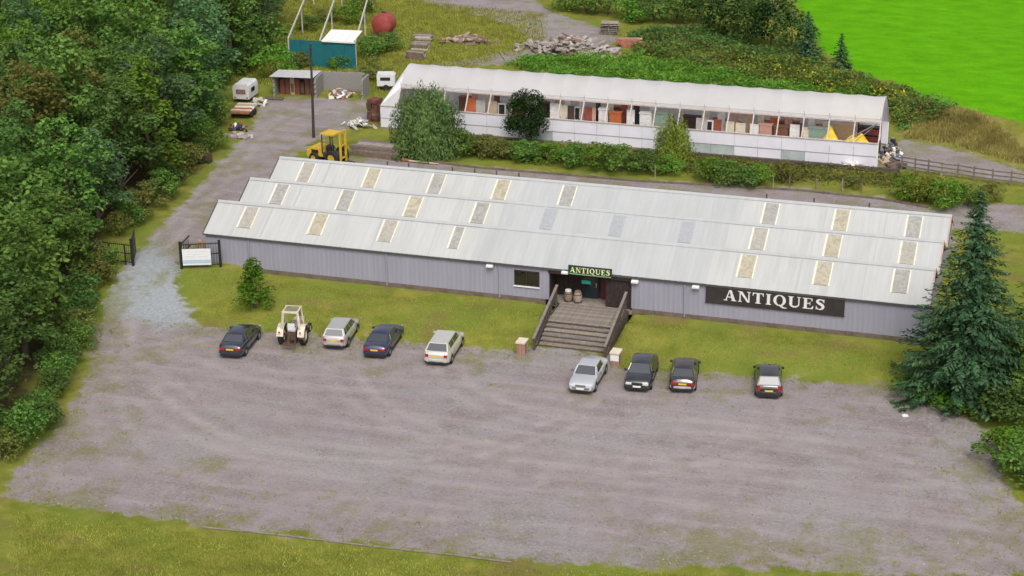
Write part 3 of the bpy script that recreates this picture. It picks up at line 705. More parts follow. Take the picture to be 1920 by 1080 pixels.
def car(label, loc, rz, paint, L=4.4, W=1.74, belt=0.90, roof=1.40, hood=0.86, boot=0.92, cab=(-1.95, -1.15, 0.55, 1.25), kind='saloon', tail='wide', plate_r=YPLATE, bumper=None, chrome=False, toroof=1.0, cabin_mat=None, group='cars parked on the gravel', wheel=1.0, cat='car', front_dark=True):
    """car points to +y. cab = (rear glass foot, rear of roof, front of roof, windscreen foot)"""
    t = thing('parked_car', label, cat, loc, rz, group)
    h = L/2; hw = W/2
    c0, c1, c2, c3 = cab
    # body shell, lofted along y
    st = []
    def top(y):
        if y < c0: 
            k = (y+h)/max(0.01, (c0+h)); return boot-0.05*(1-k)**2
        if y > c3:
            k = (y-c3)/(h-c3); return belt+(hood-belt)*min(1, k*1.2)-0.20*max(0, k-0.35)**2*2.2
        k = (y-c0)/(c3-c0); return boot+(belt-boot)*min(1, k*1.5)
    ys = [-h, -h+0.04, -h+0.14, -h+0.32, -h+0.6, -h+0.95, -0.9, -0.4, 0.1, 0.6, 1.0, h-1.0, h-0.7, h-0.42, h-0.2, h-0.07, h]
    ys = sorted(set([round(y, 3) for y in ys if -h <= y <= h]+[c0, c3]))
    P = []
    for y in ys:
        e = min(y+h, h-y)
        wf = 1-0.17*max(0, 1-e/0.45)**2.2
        tp = top(y)
        lowz = 0.20+0.12*max(0, 1-e/0.35)
        sh = max(0, 1-e/0.16)
        tp2 = tp-0.16*sh**2
        wv = hw*wf
        half = [(0.0, lowz), (wv*0.88, lowz), (wv*0.965, lowz+0.10), (wv*1.0, 0.47), (wv*0.995, 0.64), (wv*0.965, tp2-0.10), (wv*0.90, tp2-0.03), (wv*0.78, tp2+0.005), (wv*0.40, tp2+0.03), (0, tp2+0.038)]
        P.append([(x, y, z) for x, z in half]+[(-x, y, z) for x, z in half[-2:0:-1]]+[(0.0, y, lowz)])
    m = MB().grid(P); m.poly(P[0][:-1]); m.poly(P[-1][:-1][::-1]); m.smooth = True
    m.build('body', paint, t)
    # cabin
    wb = hw*0.90; wr = hw*0.70*toroof
    bz = belt+0.0; rz_ = roof-0.03
    b0 = [(-wb, c0, boot-0.005), (wb, c0, boot-0.005), (wb, c3, belt-0.005), (-wb, c3, belt-0.005)]
    r0 = [(-wr, c1, rz_-0.02), (wr, c1, rz_-0.02), (wr, c2, rz_-0.02), (-wr, c2, rz_-0.02)]
    m = MB(); nseg = 6
    # roof (domed) + pillars faces
    rows = []
    for i in range(nseg+1):
        a = i/nseg; y = c1+(c2-c1)*a; row = []
        for j in range(nseg+1):
            q = -1+2*j/nseg; ed = max(abs(q), abs(2*a-1)*0.96)
            row.append((wr*q, y, rz_-0.02+0.055*(1-ed**3)))
        rows.append(row)
    m.grid(rows)
    for i in range(4):
        j = (i+1) % 4; m.quad(b0[i], b0[j], r0[j], r0[i])
    m.smooth = True
    m.build('cabin', cabin_mat or paint, t)
    def pane(i, a0, a1, z0, z1, name, off=0.012, a2=None, a3=None):
        j = (i+1) % 4; A, B_, C_, D_ = [Vector(v) for v in (b0[i], b0[j], r0[j], r0[i])]
        n = (B_-A).cross(D_-A).normalized(); ctr = Vector((0, (c0+c3)/2, belt))
        if n.dot((A+B_+C_+D_)/4-ctr) < 0: n = -n
        a2 = a0 if a2 is None else a2; a3 = a1 if a3 is None else a3
        def P_(a, z): return (A.lerp(B_, a)).lerp(D_.lerp(C_, a), z)+n*off
        q = [P_(a0, z0), P_(a1, z0), P_(a3, z1), P_(a2, z1)]; mm = MB(); mm.poly(q); qb = [p-n*0.03 for p in q]; mm.poly(qb[::-1])
        for k in range(4): mm.quad(q[k], qb[k], qb[(k+1) % 4], q[(k+1) % 4])
        return mm.build(name, CGLASS, t)
    pane(0, 0.06, 0.94, 0.10, 0.90, 'rear_window')
    pane(2, 0.05, 0.95, 0.06, 0.93, 'windscreen')
    for i, fl in ((1, False), (3, True)):
        segs = ((0.20, 0.47, 0.10, 0.45), (0.50, 0.86, 0.48, 0.93)) if kind != 'coupe' else ((0.22, 0.86, 0.12, 0.93),)
        if kind == 'estate': segs = ((0.05, 0.23, 0.05, 0.24), (0.26, 0.53, 0.27, 0.52), (0.56, 0.90, 0.55, 0.94))
        for a0, a1, a2, a3 in segs:
            if fl: pane(i, 1-a1, 1-a0, 0.10, 0.88, 'side_window', a2=1-a3, a3=1-a2)
            else: pane(i, a0, a1, 0.10, 0.88, 'side_window', a2=a2, a3=a3)
    # sills and door seams
    for s in (-1, 1):
        B(s*hw*0.985-0.012, s*hw*0.985+0.012, -h+0.95, h-1.0, 0.205, 0.27).build('sill', BLACKP, t)
        d_ = MB()
        for y in (c0+0.62, c0+1.35 if kind != 'coupe' else c0+1.4, c3-0.25): d_.box(s*hw*0.998-0.006, s*hw*0.998+0.005, y-0.008, y+0.008, 0.32, belt-0.14)
        d_.build('door_seam', BLACKP, t)
        for y in ((c0+1.15, c3-0.9) if kind != 'coupe' else (c0+1.3,)): B(s*hw*0.99-0.02, s*hw*0.99+0.022, y-0.09, y+0.09, belt-0.19, belt-0.16).build('door_handle', paint, t)
        mir = MB().box(s*hw*0.97, s*(hw+0.15), c3-0.42, c3-0.30, belt+0.02, belt+0.16)
        mir.build('mirror', paint if chrome is False else CHROME, t)
    # wheels
    for s in (-1, 1):
        for y in (-h+0.80, h-0.82):
            ar = MB().lathe([(0.0, 0.0), (0.37, 0.0), (0.37, 0.02), (0, 0.02)], 18, (s*hw*0.985-(0.0 if s > 0 else 0.02), y, 0.315), 'x').build('wheel_arch', BLACKP, t)
            w_ = thing('wheel', None, None); w_.parent = t; w_.location = (s*(hw-0.075), y, 0.315)
            inst(TYRE_ME, 'tyre', w_); inst(RIM_ME, 'rim', w_)
    # bumpers, lamps, plates
    bm_ = bumper or paint
    for yy, s in ((-h, -1), (h, 1)):
        mm = MB(); rows = []
        for i in range(9):
            q = -1+2*i/8; x = q*hw*0.93; yb = yy-s*0.14*abs(q)**3+s*0.045
            rows.append([(x, yb-s*0.12, 0.36), (x, yb, 0.38), (x, yb+s*0.012, 0.45), (x, yb, 0.53), (x, yb-s*0.12, 0.55)])
        mm.grid(rows); mm.smooth = True; mm.build('bumper', bm_, t)
        B(-hw*0.80, hw*0.80, min(yy, yy-s*0.1)+s*0.012, max(yy, yy-s*0.1)+s*0.012, 0.215, 0.335).build('valance', BLACKP, t)
    zt = boot-0.14
    def lamp(x0, x1, z0, z1, s, mt, name):
        yy = -h-0.012 if s < 0 else h+0.004
        B(min(x0, x1), max(x0, x1), yy if s < 0 else yy-0.16, yy+0.16 if s < 0 else yy, z0, z1).build(name, mt, t)
    for sx in (-1, 1):
        if tail == 'wide': lamp(sx*hw*0.44, sx*hw*0.85, zt-0.17, zt-0.02, -1, REDL, 'tail_lamp')
        elif tail == 'tall': lamp(sx*hw*0.66, sx*hw*0.85, zt-0.24, zt+0.12, -1, REDL, 'tail_lamp')
        else: lamp(sx*hw*0.58, sx*hw*0.84, zt-0.20, zt, -1, REDL, 'tail_lamp')
        lamp(sx*hw*0.42, sx*hw*0.84, 0.57, 0.69, 1, CLEARL, 'headlamp')
    lamp(-0.26, 0.26, zt-0.19, zt-0.08, -1.0, plate_r, 'number_plate') if tail != 'tall' else lamp(-0.26, 0.26, 0.56, 0.67, -1.0, plate_r, 'number_plate')
    B(-hw*0.40, hw*0.40, h-0.1, h+0.006, 0.56, 0.68).build('grille', CHROME if chrome else BLACKP, t)
    B(-0.26, 0.26, h-0.02, h+0.066, 0.41, 0.52).build('number_plate', WPLATE, t)
    if front_dark:
        B(-hw*0.55, hw*0.55, -h-0.05, -h+0.0, 0.385, 0.40).build('bumper_strip', BLACKP, t)
    return t
def paint(name, col, metal=0.3, rough=0.3):
    m = M(name, col, rough, 0.03, 2.0, metal=metal, coat=1.0, dirt=(0.25, 0.23, 0.2), dirt_amt=0.12)
    for n_ in m.node_tree.nodes:
        if n_.type == 'BSDF_PRINCIPLED': n_.inputs['Coat IOR'].default_value = 1.9
    return m
def spot(u, v): 
    p = G(u, v); return p
CS = 0.91
def park(u, v, rz, rear=True, L=4.4, **kw):
    """(u,v): foot of the bumper nearest the viewer; heading rz; rear: the tail is towards the viewer"""
    p = G(u, v); a = rz
    d = Vector((-math.sin(a), math.cos(a), 0))
    c = p+(d*(L*CS/2) if rear else -d*(L*CS/2)); c.z = tz(c.x, c.y)+0.004
    o = car(loc=c, rz=a, L=L, **kw); o.scale = (CS, CS, CS); return o
R_ = math.radians
park(432, 674, R_(7), True, 4.45, label='dark blue saloon parked at the far left of the row, beside the tractor', paint=paint('deep_navy_paint', (0.012, 0.016, 0.035)), W=1.74, roof=1.40, belt=0.90, boot=0.98, cab=(-1.62, -0.95, 0.55, 1.25), tail='wide')
park(626, 658, R_(7), True, 4.0, label='silver hatchback parked between the tractor and a blue coupe', paint=paint('silver_paint', (0.50, 0.49, 0.47), 0.35), W=1.68, roof=1.44, belt=0.92, boot=0.95, cab=(-1.92, -1.55, 0.45, 1.2), tail='small', kind='estate')
park(702, 674, R_(5), True, 4.55, label='dark royal blue coupe between the two silver hatchbacks', paint=paint('royal_navy_paint', (0.014, 0.018, 0.075)), W=1.76, roof=1.36, belt=0.88, boot=0.94, cab=(-1.60, -0.75, 0.45, 1.2), tail='wide', kind='coupe')
park(818, 688, R_(5), True, 4.5, label='large pale silver hatchback with dark rear window, left of the steps', paint=paint('pale_champagne_paint', (0.60, 0.58, 0.53), 0.25), W=1.80, roof=1.50, belt=0.96, boot=1.02, cab=(-2.1, -1.55, 0.6, 1.45), tail='small')
park(1088, 741, R_(182), False, 4.45, label='old silver saloon facing the viewer at the foot of the steps', paint=paint('bright_silver_paint', (0.56, 0.57, 0.60), 0.3), W=1.72, roof=1.36, belt=0.88, boot=0.90, hood=0.84, cab=(-1.45, -0.85, 0.35, 1.0), tail='wide', chrome=True, bumper=CHROME, kind='coupe')
R7 = R_(183)
park(1194, 737, R_(186), False, 4.45, label='black saloon facing the viewer with a white front number plate', paint=paint('black_paint', (0.014, 0.014, 0.020)), W=1.74, roof=1.40, belt=0.90, boot=0.94, cab=(-1.6, -0.95, 0.45, 1.2), tail='wide')
park(1279, 739, R_(9), True, 4.2, label='dark maroon saloon seen from behind with a pale bumper', paint=paint('black_maroon_paint', (0.030, 0.012, 0.014)), W=1.70, roof=1.38, belt=0.90, boot=0.96, cab=(-1.65, -0.95, 0.45, 1.2), tail='wide', bumper=M('pale_bumper', (0.45, 0.42, 0.42), 0.4))
park(1441, 750, R_(11), True, 4.0, label='black hatchback with tall red tail lamps parked alone on the right', paint=paint('black_red_paint', (0.016, 0.010, 0.012)), W=1.70, roof=1.46, belt=0.92, boot=0.96, cab=(-1.93, -1.45, 0.45, 1.2), tail='tall')

# tractor
CREAM = M('cream_tractor_paint', (0.66, 0.60, 0.47), 0.5, 0.12, 4.0, dirt=(0.20, 0.12, 0.07), dirt_amt=0.6); RUST = M('rusty_iron', (0.10, 0.055, 0.035), 0.85, 0.4, 6.0)
LUG = MB().box(-0.16, 0.16, -0.03, 0.03, 0.675, 0.71).mesh('tread_lug', TYRE)
p = G(543, 651); t = thing('tractor', 'cream tractor with open cab frame parked rear towards the viewer', 'tractor', (p.x, p.y+0.6, p.z+0.004), R_(10)); t.scale = (0.9, 0.9, 0.9)
for s in (-1, 1):
    wz = thing('wheel', None, None); wz.parent = t; wz.location = (s*0.76, 0, 0.68)
    m = MB().lathe([(0.38, -0.17), (0.60, -0.19), (0.68, -0.14), (0.68, 0.14), (0.60, 0.19), (0.38, 0.17), (0.38, -0.17)], 24, axis='x'); m.smooth = True; m.build('tyre', TYRE, wz)
    for q in range(18): inst(LUG, 'tread_lug', wz, rot=(2*math.pi*q/18, 0, 0))
    MB().lathe([(0, -0.08), (0.1, -0.12), (0.36, -0.09), (0.39, -0.15), (0.39, 0.15), (0.36, 0.09), (0.1, 0.12), (0, 0.08)], 18, axis='x').build('rim', CREAM, wz)
    wf = thing('wheel', None, None); wf.parent = t; wf.location = (s*0.66, 2.05, 0.36)
    m = MB().lathe([(0.20, -0.09), (0.33, -0.10), (0.36, -0.06), (0.36, 0.06), (0.33, 0.10), (0.20, 0.09), (0.20, -0.09)], 18, axis='x'); m.smooth = True; m.build('tyre', TYRE, wf)
    MB().lathe([(0, -0.05), (0.2, -0.07), (0.2, 0.07), (0, 0.05)], 14, axis='x').build('rim', CREAM, wf)
    rows = []
    for q in range(9):
        a = math.radians(10+150*q/8); y, z = -math.cos(a)*-0.80, math.sin(a)*0.80+0.68
        rows.append([(s*0.50, -y, z), (s*0.96, -y, z), (s*0.98, -y*1.02, z-0.05)])
    MB().grid(rows).build('mudguard', CREAM, t)
    MB().bar((s*0.62, -0.55, 1.35), (s*0.50, -0.42, 2.45), 0.13, 0.13).build('cab_post', CREAM, t)
    MB().bar((s*0.60, 0.75, 1.15), (s*0.50, 0.65, 2.45), 0.09, 0.09).build('cab_post', CREAM, t)
    MB().bar((s*0.50, -0.47, 2.50), (s*0.50, 0.72, 2.50), 0.11, 0.10).build('roof_rail', CREAM, t)
    MB().bar((s*0.30, -0.62, 0.50), (s*0.42, -1.25, 0.42), 0.07, 0.07).build('lift_arm', RUST, t)
for y in (-0.42, 0.65): MB().bar((-0.58, y, 2.505), (0.58, y, 2.505), 0.12, 0.12).build('roof_rail', CREAM, t)
B(-0.46, 0.46, -0.38, 0.62, 2.53, 2.555).build('roof_panel', M('grimy_olive_sheet', (0.20, 0.19, 0.11), 0.7, 0.3), t)
B(-0.30, 0.30, -0.45, 1.0, 0.45, 0.95).build('gearbox', RUST, t)
B(-0.66, 0.66, -0.06, 0.06, 0.60, 0.76).build('rear_axle', RUST, t)
m = MB().prism([(0.75, 0.55), (0.75, 1.30), (1.9, 1.22), (2.35, 1.10), (2.40, 0.60)], -0.30, 0.30, 'x').build('bonnet', CREAM, t)
B(-0.24, 0.24, 2.401, 2.43, 0.66, 1.05).build('grille', BLACKP, m)
MB().bar((-0.6, 2.05, 0.40), (0.6, 2.05, 0.40), 0.10, 0.10).build('front_axle', RUST, t)
MB().tube((0.18, 1.5, 1.25), (0.18, 1.5, 1.95), 0.035).build('exhaust', RUST, t)
m = MB().box(-0.26, 0.26, -0.30, 0.20, 1.02, 1.14).box(-0.25, 0.25, -0.38, -0.28, 1.14, 1.62).build('seat', M('white_vinyl', (0.66, 0.66, 0.68), 0.6), t)
MB().tube((0, 0.62, 1.25), (0, 0.42, 1.48), 0.02).lathe([(0.17, 1.47), (0.19, 1.49), (0.17, 1.51), (0.15, 1.49), (0.17, 1.47)], 14, (0, 0.42, 0)).build('steering_wheel', BLACKP, t)
MB().box(-0.36, 0.36, -1.30, -1.16, 0.32, 0.50).box(-0.05, 0.05, -1.22, -1.12, 0.5, 0.95).bar((0, -1.15, 0.9), (0, -0.5, 0.95), 0.06, 0.06).build('linkage', RUST, t)
for x, z in ((-0.75, 1.15), (0.72, 1.15)): B(x-0.06, x+0.06, -0.84, -0.78, z-0.05, z+0.05).build('tail_lamp', REDL, t)
MB().bar((0.62, -0.75, 0.75), (1.05, -0.9, 0.7), 0.06, 0.10).box(0.98, 1.08, -0.95, -0.82, 0.55, 0.8).build('side_arm', RUST, t)

# ------------------------------------------------------------------ plastic tunnel behind the rear lane
def plastic_mat(name, col, trans):
    m = M(name, col, 0.5, 0.05, 0.7, dirt=(0.42, 0.42, 0.40), dirt_amt=0.2); t = m.node_tree
    b = [n for n in t.nodes if n.type == 'BSDF_PRINCIPLED'][0]; out = [n for n in t.nodes if n.type == 'OUTPUT_MATERIAL'][0]
    tr = t.nodes.new('ShaderNodeBsdfTranslucent'); tr.inputs[0].default_value = (0.9, 0.88, 0.86, 1); mx = t.nodes.new('ShaderNodeMixShader'); mx.inputs[0].default_value = trans
    t.links.new(b.outputs[0], mx.inputs[1]); t.links.new(tr.outputs[0], mx.inputs[2]); t.links.new(mx.outputs[0], out.inputs[0]); return m
PLASTIC = plastic_mat('white_tunnel_plastic', (0.74, 0.73, 0.74), 0.42)
SIDEP = plastic_mat('grey_white_side_panel', (0.78, 0.77, 0.85), 0.10)
SIDEG = M('grimy_side_pane', (0.42, 0.46, 0.46), 0.35, 0.15, 1.0, dirt=(0.16, 0.20, 0.15), dirt_amt=0.5)
STEEL = M('galvanised_tube', (0.36, 0.36, 0.37), 0.5, metal=0.4); PINKW = M('pale_frame_timber', (0.55, 0.46, 0.42), 0.8, 0.15)
CONC = M('grey_brown_concrete', (0.24, 0.21, 0.20), 0.9, 0.2, 2.0, bump=0.3)
gh = thing('plastic_tunnel', 'long white plastic growing tunnel with open side full of old doors', 'greenhouse', (0, 0, 0))
Y0, YE, YR = 32.3, 33.4, 35.5; ZS, ZE, ZR = 1.98, 3.40, 4.83
GX0, GX1, NB = 1.5, 40.9, 20; BW = (GX1-GX0)/NB
def arch(t):          # roof arc from the front eave (0) over the ridge (0.5) to the back eave (1)
    y = YE+(2*YR-2*YE)*t
    return y, ZE+(ZR-ZE)*math.sin(math.pi*t)**0.72
for k in range(NB):
    xa, xb = GX0+k*BW, GX0+(k+1)*BW; rows = []
    for i in range(25):
        y, z = arch(i/24); nx = 6
        rows.append([(xa+(xb-xa)*j/nx, y, z-0.055*math.sin(math.pi*j/nx)*(0.4+math.sin(math.pi*i/24))) for j in range(nx+1)])
    m = MB().grid(rows); m.smooth = True; m.build('roof_panel', PLASTIC, gh)
for k in range(NB+1):
    x = GX0+k*BW; x = min(x, GX1)
    m = MB()
    for i in range(12):
        a, b = arch(i/12), arch((i+1)/12); m.tube((x, a[0], a[1]-0.06), (x, b[0], b[1]-0.06), 0.03, n=5)
    m.build('hoop', STEEL, gh)
    MB().bar((x, Y0+0.05, ZS), (x, YE, ZE), 0.085, 0.085).build('side_post', PINKW, gh)
    MB().bar((x, 2*YR-Y0-0.05, ZS), (x, 2*YR-YE, ZE), 0.085, 0.085).build('side_post', PINKW, gh)
    MB().tube((x+0.05, YE-0.10, ZE-0.06), (x-0.05, YE+0.08, ZE+0.42), 0.018, n=5).build('gutter_hook', STEEL, gh)
MB().tube((GX0, YE-0.04, ZE+0.22), (GX1, YE-0.04, ZE+0.22), 0.016, n=5).build('guide_rail', STEEL, gh)
MB().bar((GX0, YE-0.03, ZE-0.04), (GX1, YE-0.03, ZE-0.04), 0.07, 0.12).build('eave_rail', PINKW, gh)
MB().bar((0.0, Y0-0.01, ZS+0.03), (GX1, Y0-0.01, ZS+0.03), 0.12, 0.06).build('sill_rail', PINKW, gh)
NP = 22; PW = GX1/NP
for k in range(NP):
    xa, xb = k*PW+0.012, (k+1)*PW-0.012
    B(xa, xb, Y0, Y0+0.03, 0.96, ZS).build('upper_side_panel', SIDEP, gh)
    B(xa, xb, Y0+random.uniform(-0.01, 0.0), Y0+0.02, 0.17, 0.90).build('lower_side_panel', SIDEG if k in (14, 15, 18, 7) else SIDEP, gh)
    B(xa, xb, 2*YR-Y0-0.03, 2*YR-Y0, 0.1, ZS).build('rear_panel', SIDEP, gh)
    rows = [[(xa, 2*YR-Y0-0.02, ZS), (xb, 2*YR-Y0-0.02, ZS)], [(xa, 2*YR-YE, ZE), (xb, 2*YR-YE, ZE)]]
    MB().grid(rows).build('rear_panel', SIDEP, gh)
B(0, GX1, Y0-0.02, Y0+0.05, 0.90, 0.955).build('mid_rail', STEEL, gh)
B(-0.1, GX1+0.1, Y0-0.05, Y0+0.12, -0.2, 0.165).build('kerb', CONC, gh)
B(0.1, GX1, Y0+0.1, 2*YR-Y0-0.1, -0.1, 0.03).build('floor_slab', CONC, gh)
B(6.0, 37.0, Y0+0.6, Y0+2.8, 0.031, 0.60).build('staging', CONC, gh)
e_ = MB()
pr = [(Y0, 0.1), (Y0, ZS), (YE, ZE)]+[arch(i/16) for i in range(1, 16)]+[(2*YR-YE, ZE), (2*YR-Y0, ZS), (2*YR-Y0, 0.1)]
e_.poly([((0.0 if z < 2.2 else GX0*(min(z, ZE)-ZS)/(ZE-ZS)), y, z) for y, z in pr]); e_.build('end_sheet', SIDEP, gh)
rows = [[(0.0, Y0, ZS), (GX0, Y0+0.02, ZS)], [(GX0-0.02, YE, ZE), (GX0, YE, ZE)]]
MB().grid(rows).build('corner_sheet', PLASTIC, gh)
for y in (Y0+0.03, 2*YR-Y0-0.03): MB().bar((GX1-0.03, y, 0), (GX1-0.03, y, ZS), 0.11, 0.11).build('corner_post', WHITE, gh)
MB().bar((GX1-0.03, YE, ZS), (GX1-0.03, YE, ZE+0.05), 0.10, 0.10).build('corner_post', WHITE, gh)
MB().bar((GX1-0.05, YE+0.1, ZE), (GX1-2.4, Y0+0.35, ZS+0.1), 0.05, 0.05).bar((GX1-0.05, YE+0.8, ZE-0.1), (GX1-2.0, Y0+0.8, ZS-0.3), 0.04, 0.04).build('brace', STEEL, gh)

# old doors and furniture stored in the tunnel
def CM(name, c): return M(name, c, 0.65, 0.15, 4.0, dirt=(0.25, 0.22, 0.18), dirt_amt=0.25)
PAL = {'orange': CM('orange_varnish', (0.45, 0.12, 0.035)), 'white': CM('old_white_gloss', (0.68, 0.67, 0.66)), 'cream': CM('old_cream_gloss', (0.60, 0.54, 0.42)), 'brown': CM('brown_stain', (0.15, 0.065, 0.04)),
       'dark brown': CM('dark_brown_stain', (0.055, 0.026, 0.022)), 'red brown': CM('red_brown_stain', (0.24, 0.055, 0.035)), 'grey': CM('grey_primer', (0.40, 0.39, 0.38)), 'beige': CM('stripped_pine', (0.46, 0.34, 0.24)),
       'green': CM('sage_green_gloss', (0.22, 0.30, 0.24)), 'black': CM('black_gloss', (0.02, 0.02, 0.022)), 'pink': CM('pinkish_wood', (0.50, 0.28, 0.22))}
def old_door(u, colour, wdt, hgt, label, panels=4, y=33.75, lean=0.10):
    c = at_y(u, 188+(u-882)*0.085, y); t = thing('salvaged_panelled_leaf', label, 'door', (c[0], y, 0.605), random.uniform(-0.08, 0.08), 'old doors stored in the tunnel')
    t.rotation_euler[0] = -lean
    hw = wdt/2; mt = PAL[colour]
    B(-hw, hw, -0.02, 0.02, 0, hgt).build('slab', mt, t)
    fr = MB().box(-hw, -hw+0.11, -0.035, -0.0205, 0, hgt).box(hw-0.11, hw, -0.035, -0.0205, 0, hgt)
    for z in (0.0, hgt*0.42, hgt-0.13): fr.box(-hw+0.111, hw-0.111, -0.034, -0.0205, z, z+0.13)
    if panels == 4: fr.box(-0.05, 0.05, -0.033, -0.0205, 0.131, hgt*0.42-0.001).box(-0.05, 0.05, -0.033, -0.0205, hgt*0.42+0.131, hgt-0.131)
    fr.build('frame', mt, t)
    if panels == 1: B(-hw+0.12, hw-0.12, -0.026, -0.0205, hgt*0.42+0.14, hgt-0.14).build('pane', GLASSD, t)
    B(hw-0.09, hw-0.05, -0.075, -0.036, hgt*0.47, hgt*0.53).build('handle', IRON, t)
def wardrobe(u, colour, wdt, hgt, label, y=34.1):
    c = at_y(u, 188+(u-882)*0.085, y); t = thing('wardrobe', label, 'wardrobe', (c[0], y, 0.605), random.uniform(-0.06, 0.06), 'furniture stored in the tunnel'); hw = wdt/2; mt = PAL[colour]
    B(-hw, hw, -0.25, 0.25, 0.06, hgt).build('carcass', mt, t)
    B(-hw-0.05, hw+0.05, -0.30, 0.28, hgt+0.002, hgt+0.09).build('cornice', mt, t)
    for s in (-1, 1):
        d_ = B(min(s*0.012, s*(hw-0.04)), max(s*0.012, s*(hw-0.04)), -0.275, -0.252, 0.12, hgt-0.06).build('door', mt, t)
        B(min(s*0.10, s*(hw-0.13)), max(s*0.10, s*(hw-0.13)), -0.288, -0.2755, 0.30, hgt-0.2).build('panel', mt, d_)
        B(s*0.05-0.012, s*0.05+0.012, -0.30, -0.2755, hgt*0.5, hgt*0.56).build('handle', IRON, d_)
        B(s*(hw-0.06)-0.05, s*(hw-0.06)+0.05, -0.2, 0.2, 0, 0.059).build('foot', mt, t)
for u, c, w_, hg, pn, lb in (
    (882, 'orange', 0.85, 2.15, 4, 'orange varnished door standing just right of the big willow bush'), (900, 'grey', 0.8, 2.0, 4, 'grey door next to the orange varnished door'),
    (922, 'beige', 0.8, 2.0, 4, 'stripped pine door between the grey door and the dark round tree'), (940, 'grey', 0.7, 1.9, 1, 'glazed grey door half behind the dark round tree'),
    (1041, 'white', 0.95, 2.2, 4, 'white door just right of the dark round tree'), (1056, 'cream', 0.6, 2.1, 4, 'narrow cream door beside the dark brown door'),
    (1070, 'dark brown', 0.55, 2.1, 4, 'narrow dark brown door left of a grey glazed door'), (1081, 'grey', 0.6, 2.1, 1, 'grey glazed door left of the deep red door'),
    (1102, 'red brown', 0.65, 2.1, 4, 'deep red brown door between grey and white doors'), (1113, 'pink', 0.3, 2.1, 4, 'narrow pinkish wooden door leaf beside the red door'),
    (1182, 'white', 0.65, 2.15, 4, 'white door between the orange cabinet and the white window frames'),
    (1345, 'red brown', 0.62, 1.9, 4, 'red brown door standing behind the sill right of the pale sapling'),
    (1368, 'cream', 0.7, 1.8, 4, 'cream door right of the red brown door'), (1388, 'cream', 0.8, 1.75, 4, 'broad cream door in the middle of the right hand row'), (1414, 'white', 0.7, 1.75, 4, 'white door left of the pink brown chest'),
    (1491, 'white', 0.85, 1.95, 4, 'tall white door left of the sage green panel'), (1503, 'dark brown', 0.3, 2.1, 4, 'narrow dark brown door leaf next to the sage green panel'),
    (1511, 'cream', 0.45, 1.8, 4, 'narrow cream door touching the sage green panel'), (1315, 'grey', 0.9, 1.9, 4, 'grey door right behind the pale sapling'), (1330, 'white', 0.6, 1.8, 1, 'glazed white door right of the pale sapling')):
    old_door(u, c, w_, hg, lb, pn)
for u, c, w_, hg, lb in ((1155, 'orange', 0.95, 1.75, 'orange brown wardrobe between two white pieces'), (1132, 'white', 0.75, 1.95, 'white wardrobe in the middle of the open tunnel side'),
    (1212, 'white', 1.0, 1.9, 'white wardrobe just left of the pale sapling'), (1238, 'green', 1.3, 2.0, 'sage green wardrobe half hidden by the pale sapling'),
    (1437, 'pink', 1.0, 1.7, 'pink brown wardrobe in the right hand row'), (1465, 'brown', 1.1, 1.65, 'brown wardrobe left of the tall white door'), (1535, 'green', 1.5, 1.75, 'sage green wardrobe left of the yellow heap')):
    wardrobe(u, c, w_, hg, lb)
for i in range(16):
    x = 6.5+i*2.1+random.uniform(-0.4, 0.4); hgt = random.uniform(1.7, 2.5); w_ = random.uniform(0.8, 1.7)
    t = thing('stored_cupboard', nth(i)+' dim cupboard from the left in the back row of the tunnel', 'cupboard', (x, 35.6, 0.035), 0, 'dim cupboards in the back row of the tunnel')
    mt = PAL[random.choice(['dark brown', 'brown', 'dark brown', 'beige', 'grey', 'red brown'])]
    B(-w_/2, w_/2, -0.25, 0.25, 0, hgt).build('carcass', mt, t); B(-w_/2-0.03, w_/2+0.03, -0.28, 0.28, hgt+0.001, hgt+0.05).build('top', mt, t)
for i, (u, c_, w_, hg) in enumerate(((890, 'pink', 0.5, 2.3), (911, 'cream', 0.6, 2.4), (931, 'brown', 0.5, 2.2), (1048, 'beige', 0.6, 2.45), (1064, 'white', 0.5, 2.4), (1091, 'white', 0.55, 2.45), (1121, 'dark brown', 0.4, 2.4), (1143, 'cream', 0.6, 2.5), (1170, 'red brown', 0.55, 2.4), (1193, 'black', 0.5, 2.3), (1225, 'white', 0.6, 2.4), (1322, 'cream', 0.6, 2.4), (1352, 'white', 0.6, 2.3), (1378, 'pink', 0.6, 2.2), (1402, 'beige', 0.7, 2.2), (1426, 'cream', 0.5, 2.2), (1450, 'orange', 0.6, 2.1), (1478, 'pink', 0.6, 2.2), (1520, 'white', 0.5, 2.2), (1548, 'cream', 0.5, 2.1))):
    old_door(u, c_, w_, hg, nth(i)+' from the left of the doors leaning in the second row of the tunnel', 4, 34.75, 0.06)
# yellow sheeted heap
YEL = M('yellow_tarpaulin', (0.75, 0.52, 0.02), 0.6, 0.12, 2.0); 
def heap(name, label, cat, loc, sx, sy, h, mat, seed, group=None, peaks=3):
    r = np.random.default_rng(seed); n = 14; pk = [(r.uniform(-0.55, 0.55), r.uniform(-0.4, 0.4), r.uniform(0.5, 1)) for _ in range(peaks)]
    rows = []
    for i in range(n+1):
        row = []
        for j in range(n+1):
            x, y = -1+2*i/n, -1+2*j/n
            z = max(p_[2]*max(0, 1-math.hypot(x-p_[0], y-p_[1])/0.75) for p_ in pk)*(1-max(abs(x), abs(y))**4)
            row.append((x*sx, y*sy, z*h+r.uniform(0, 0.05)*h-0.02))
        rows.append(row)
    m = MB().grid(rows); o = m.build(name, mat, None, loc); return tag(o, label, cat, group)
c = at_y(1568, 250, 34.2); heap('tarpaulin', 'yellow tarpaulin heap with a tall peak inside the tunnel', 'tarpaulin', (c[0], 34.2, 1.27), 1.15, 0.7, 1.75, YEL, 3, 'yellow tarpaulins', 1)
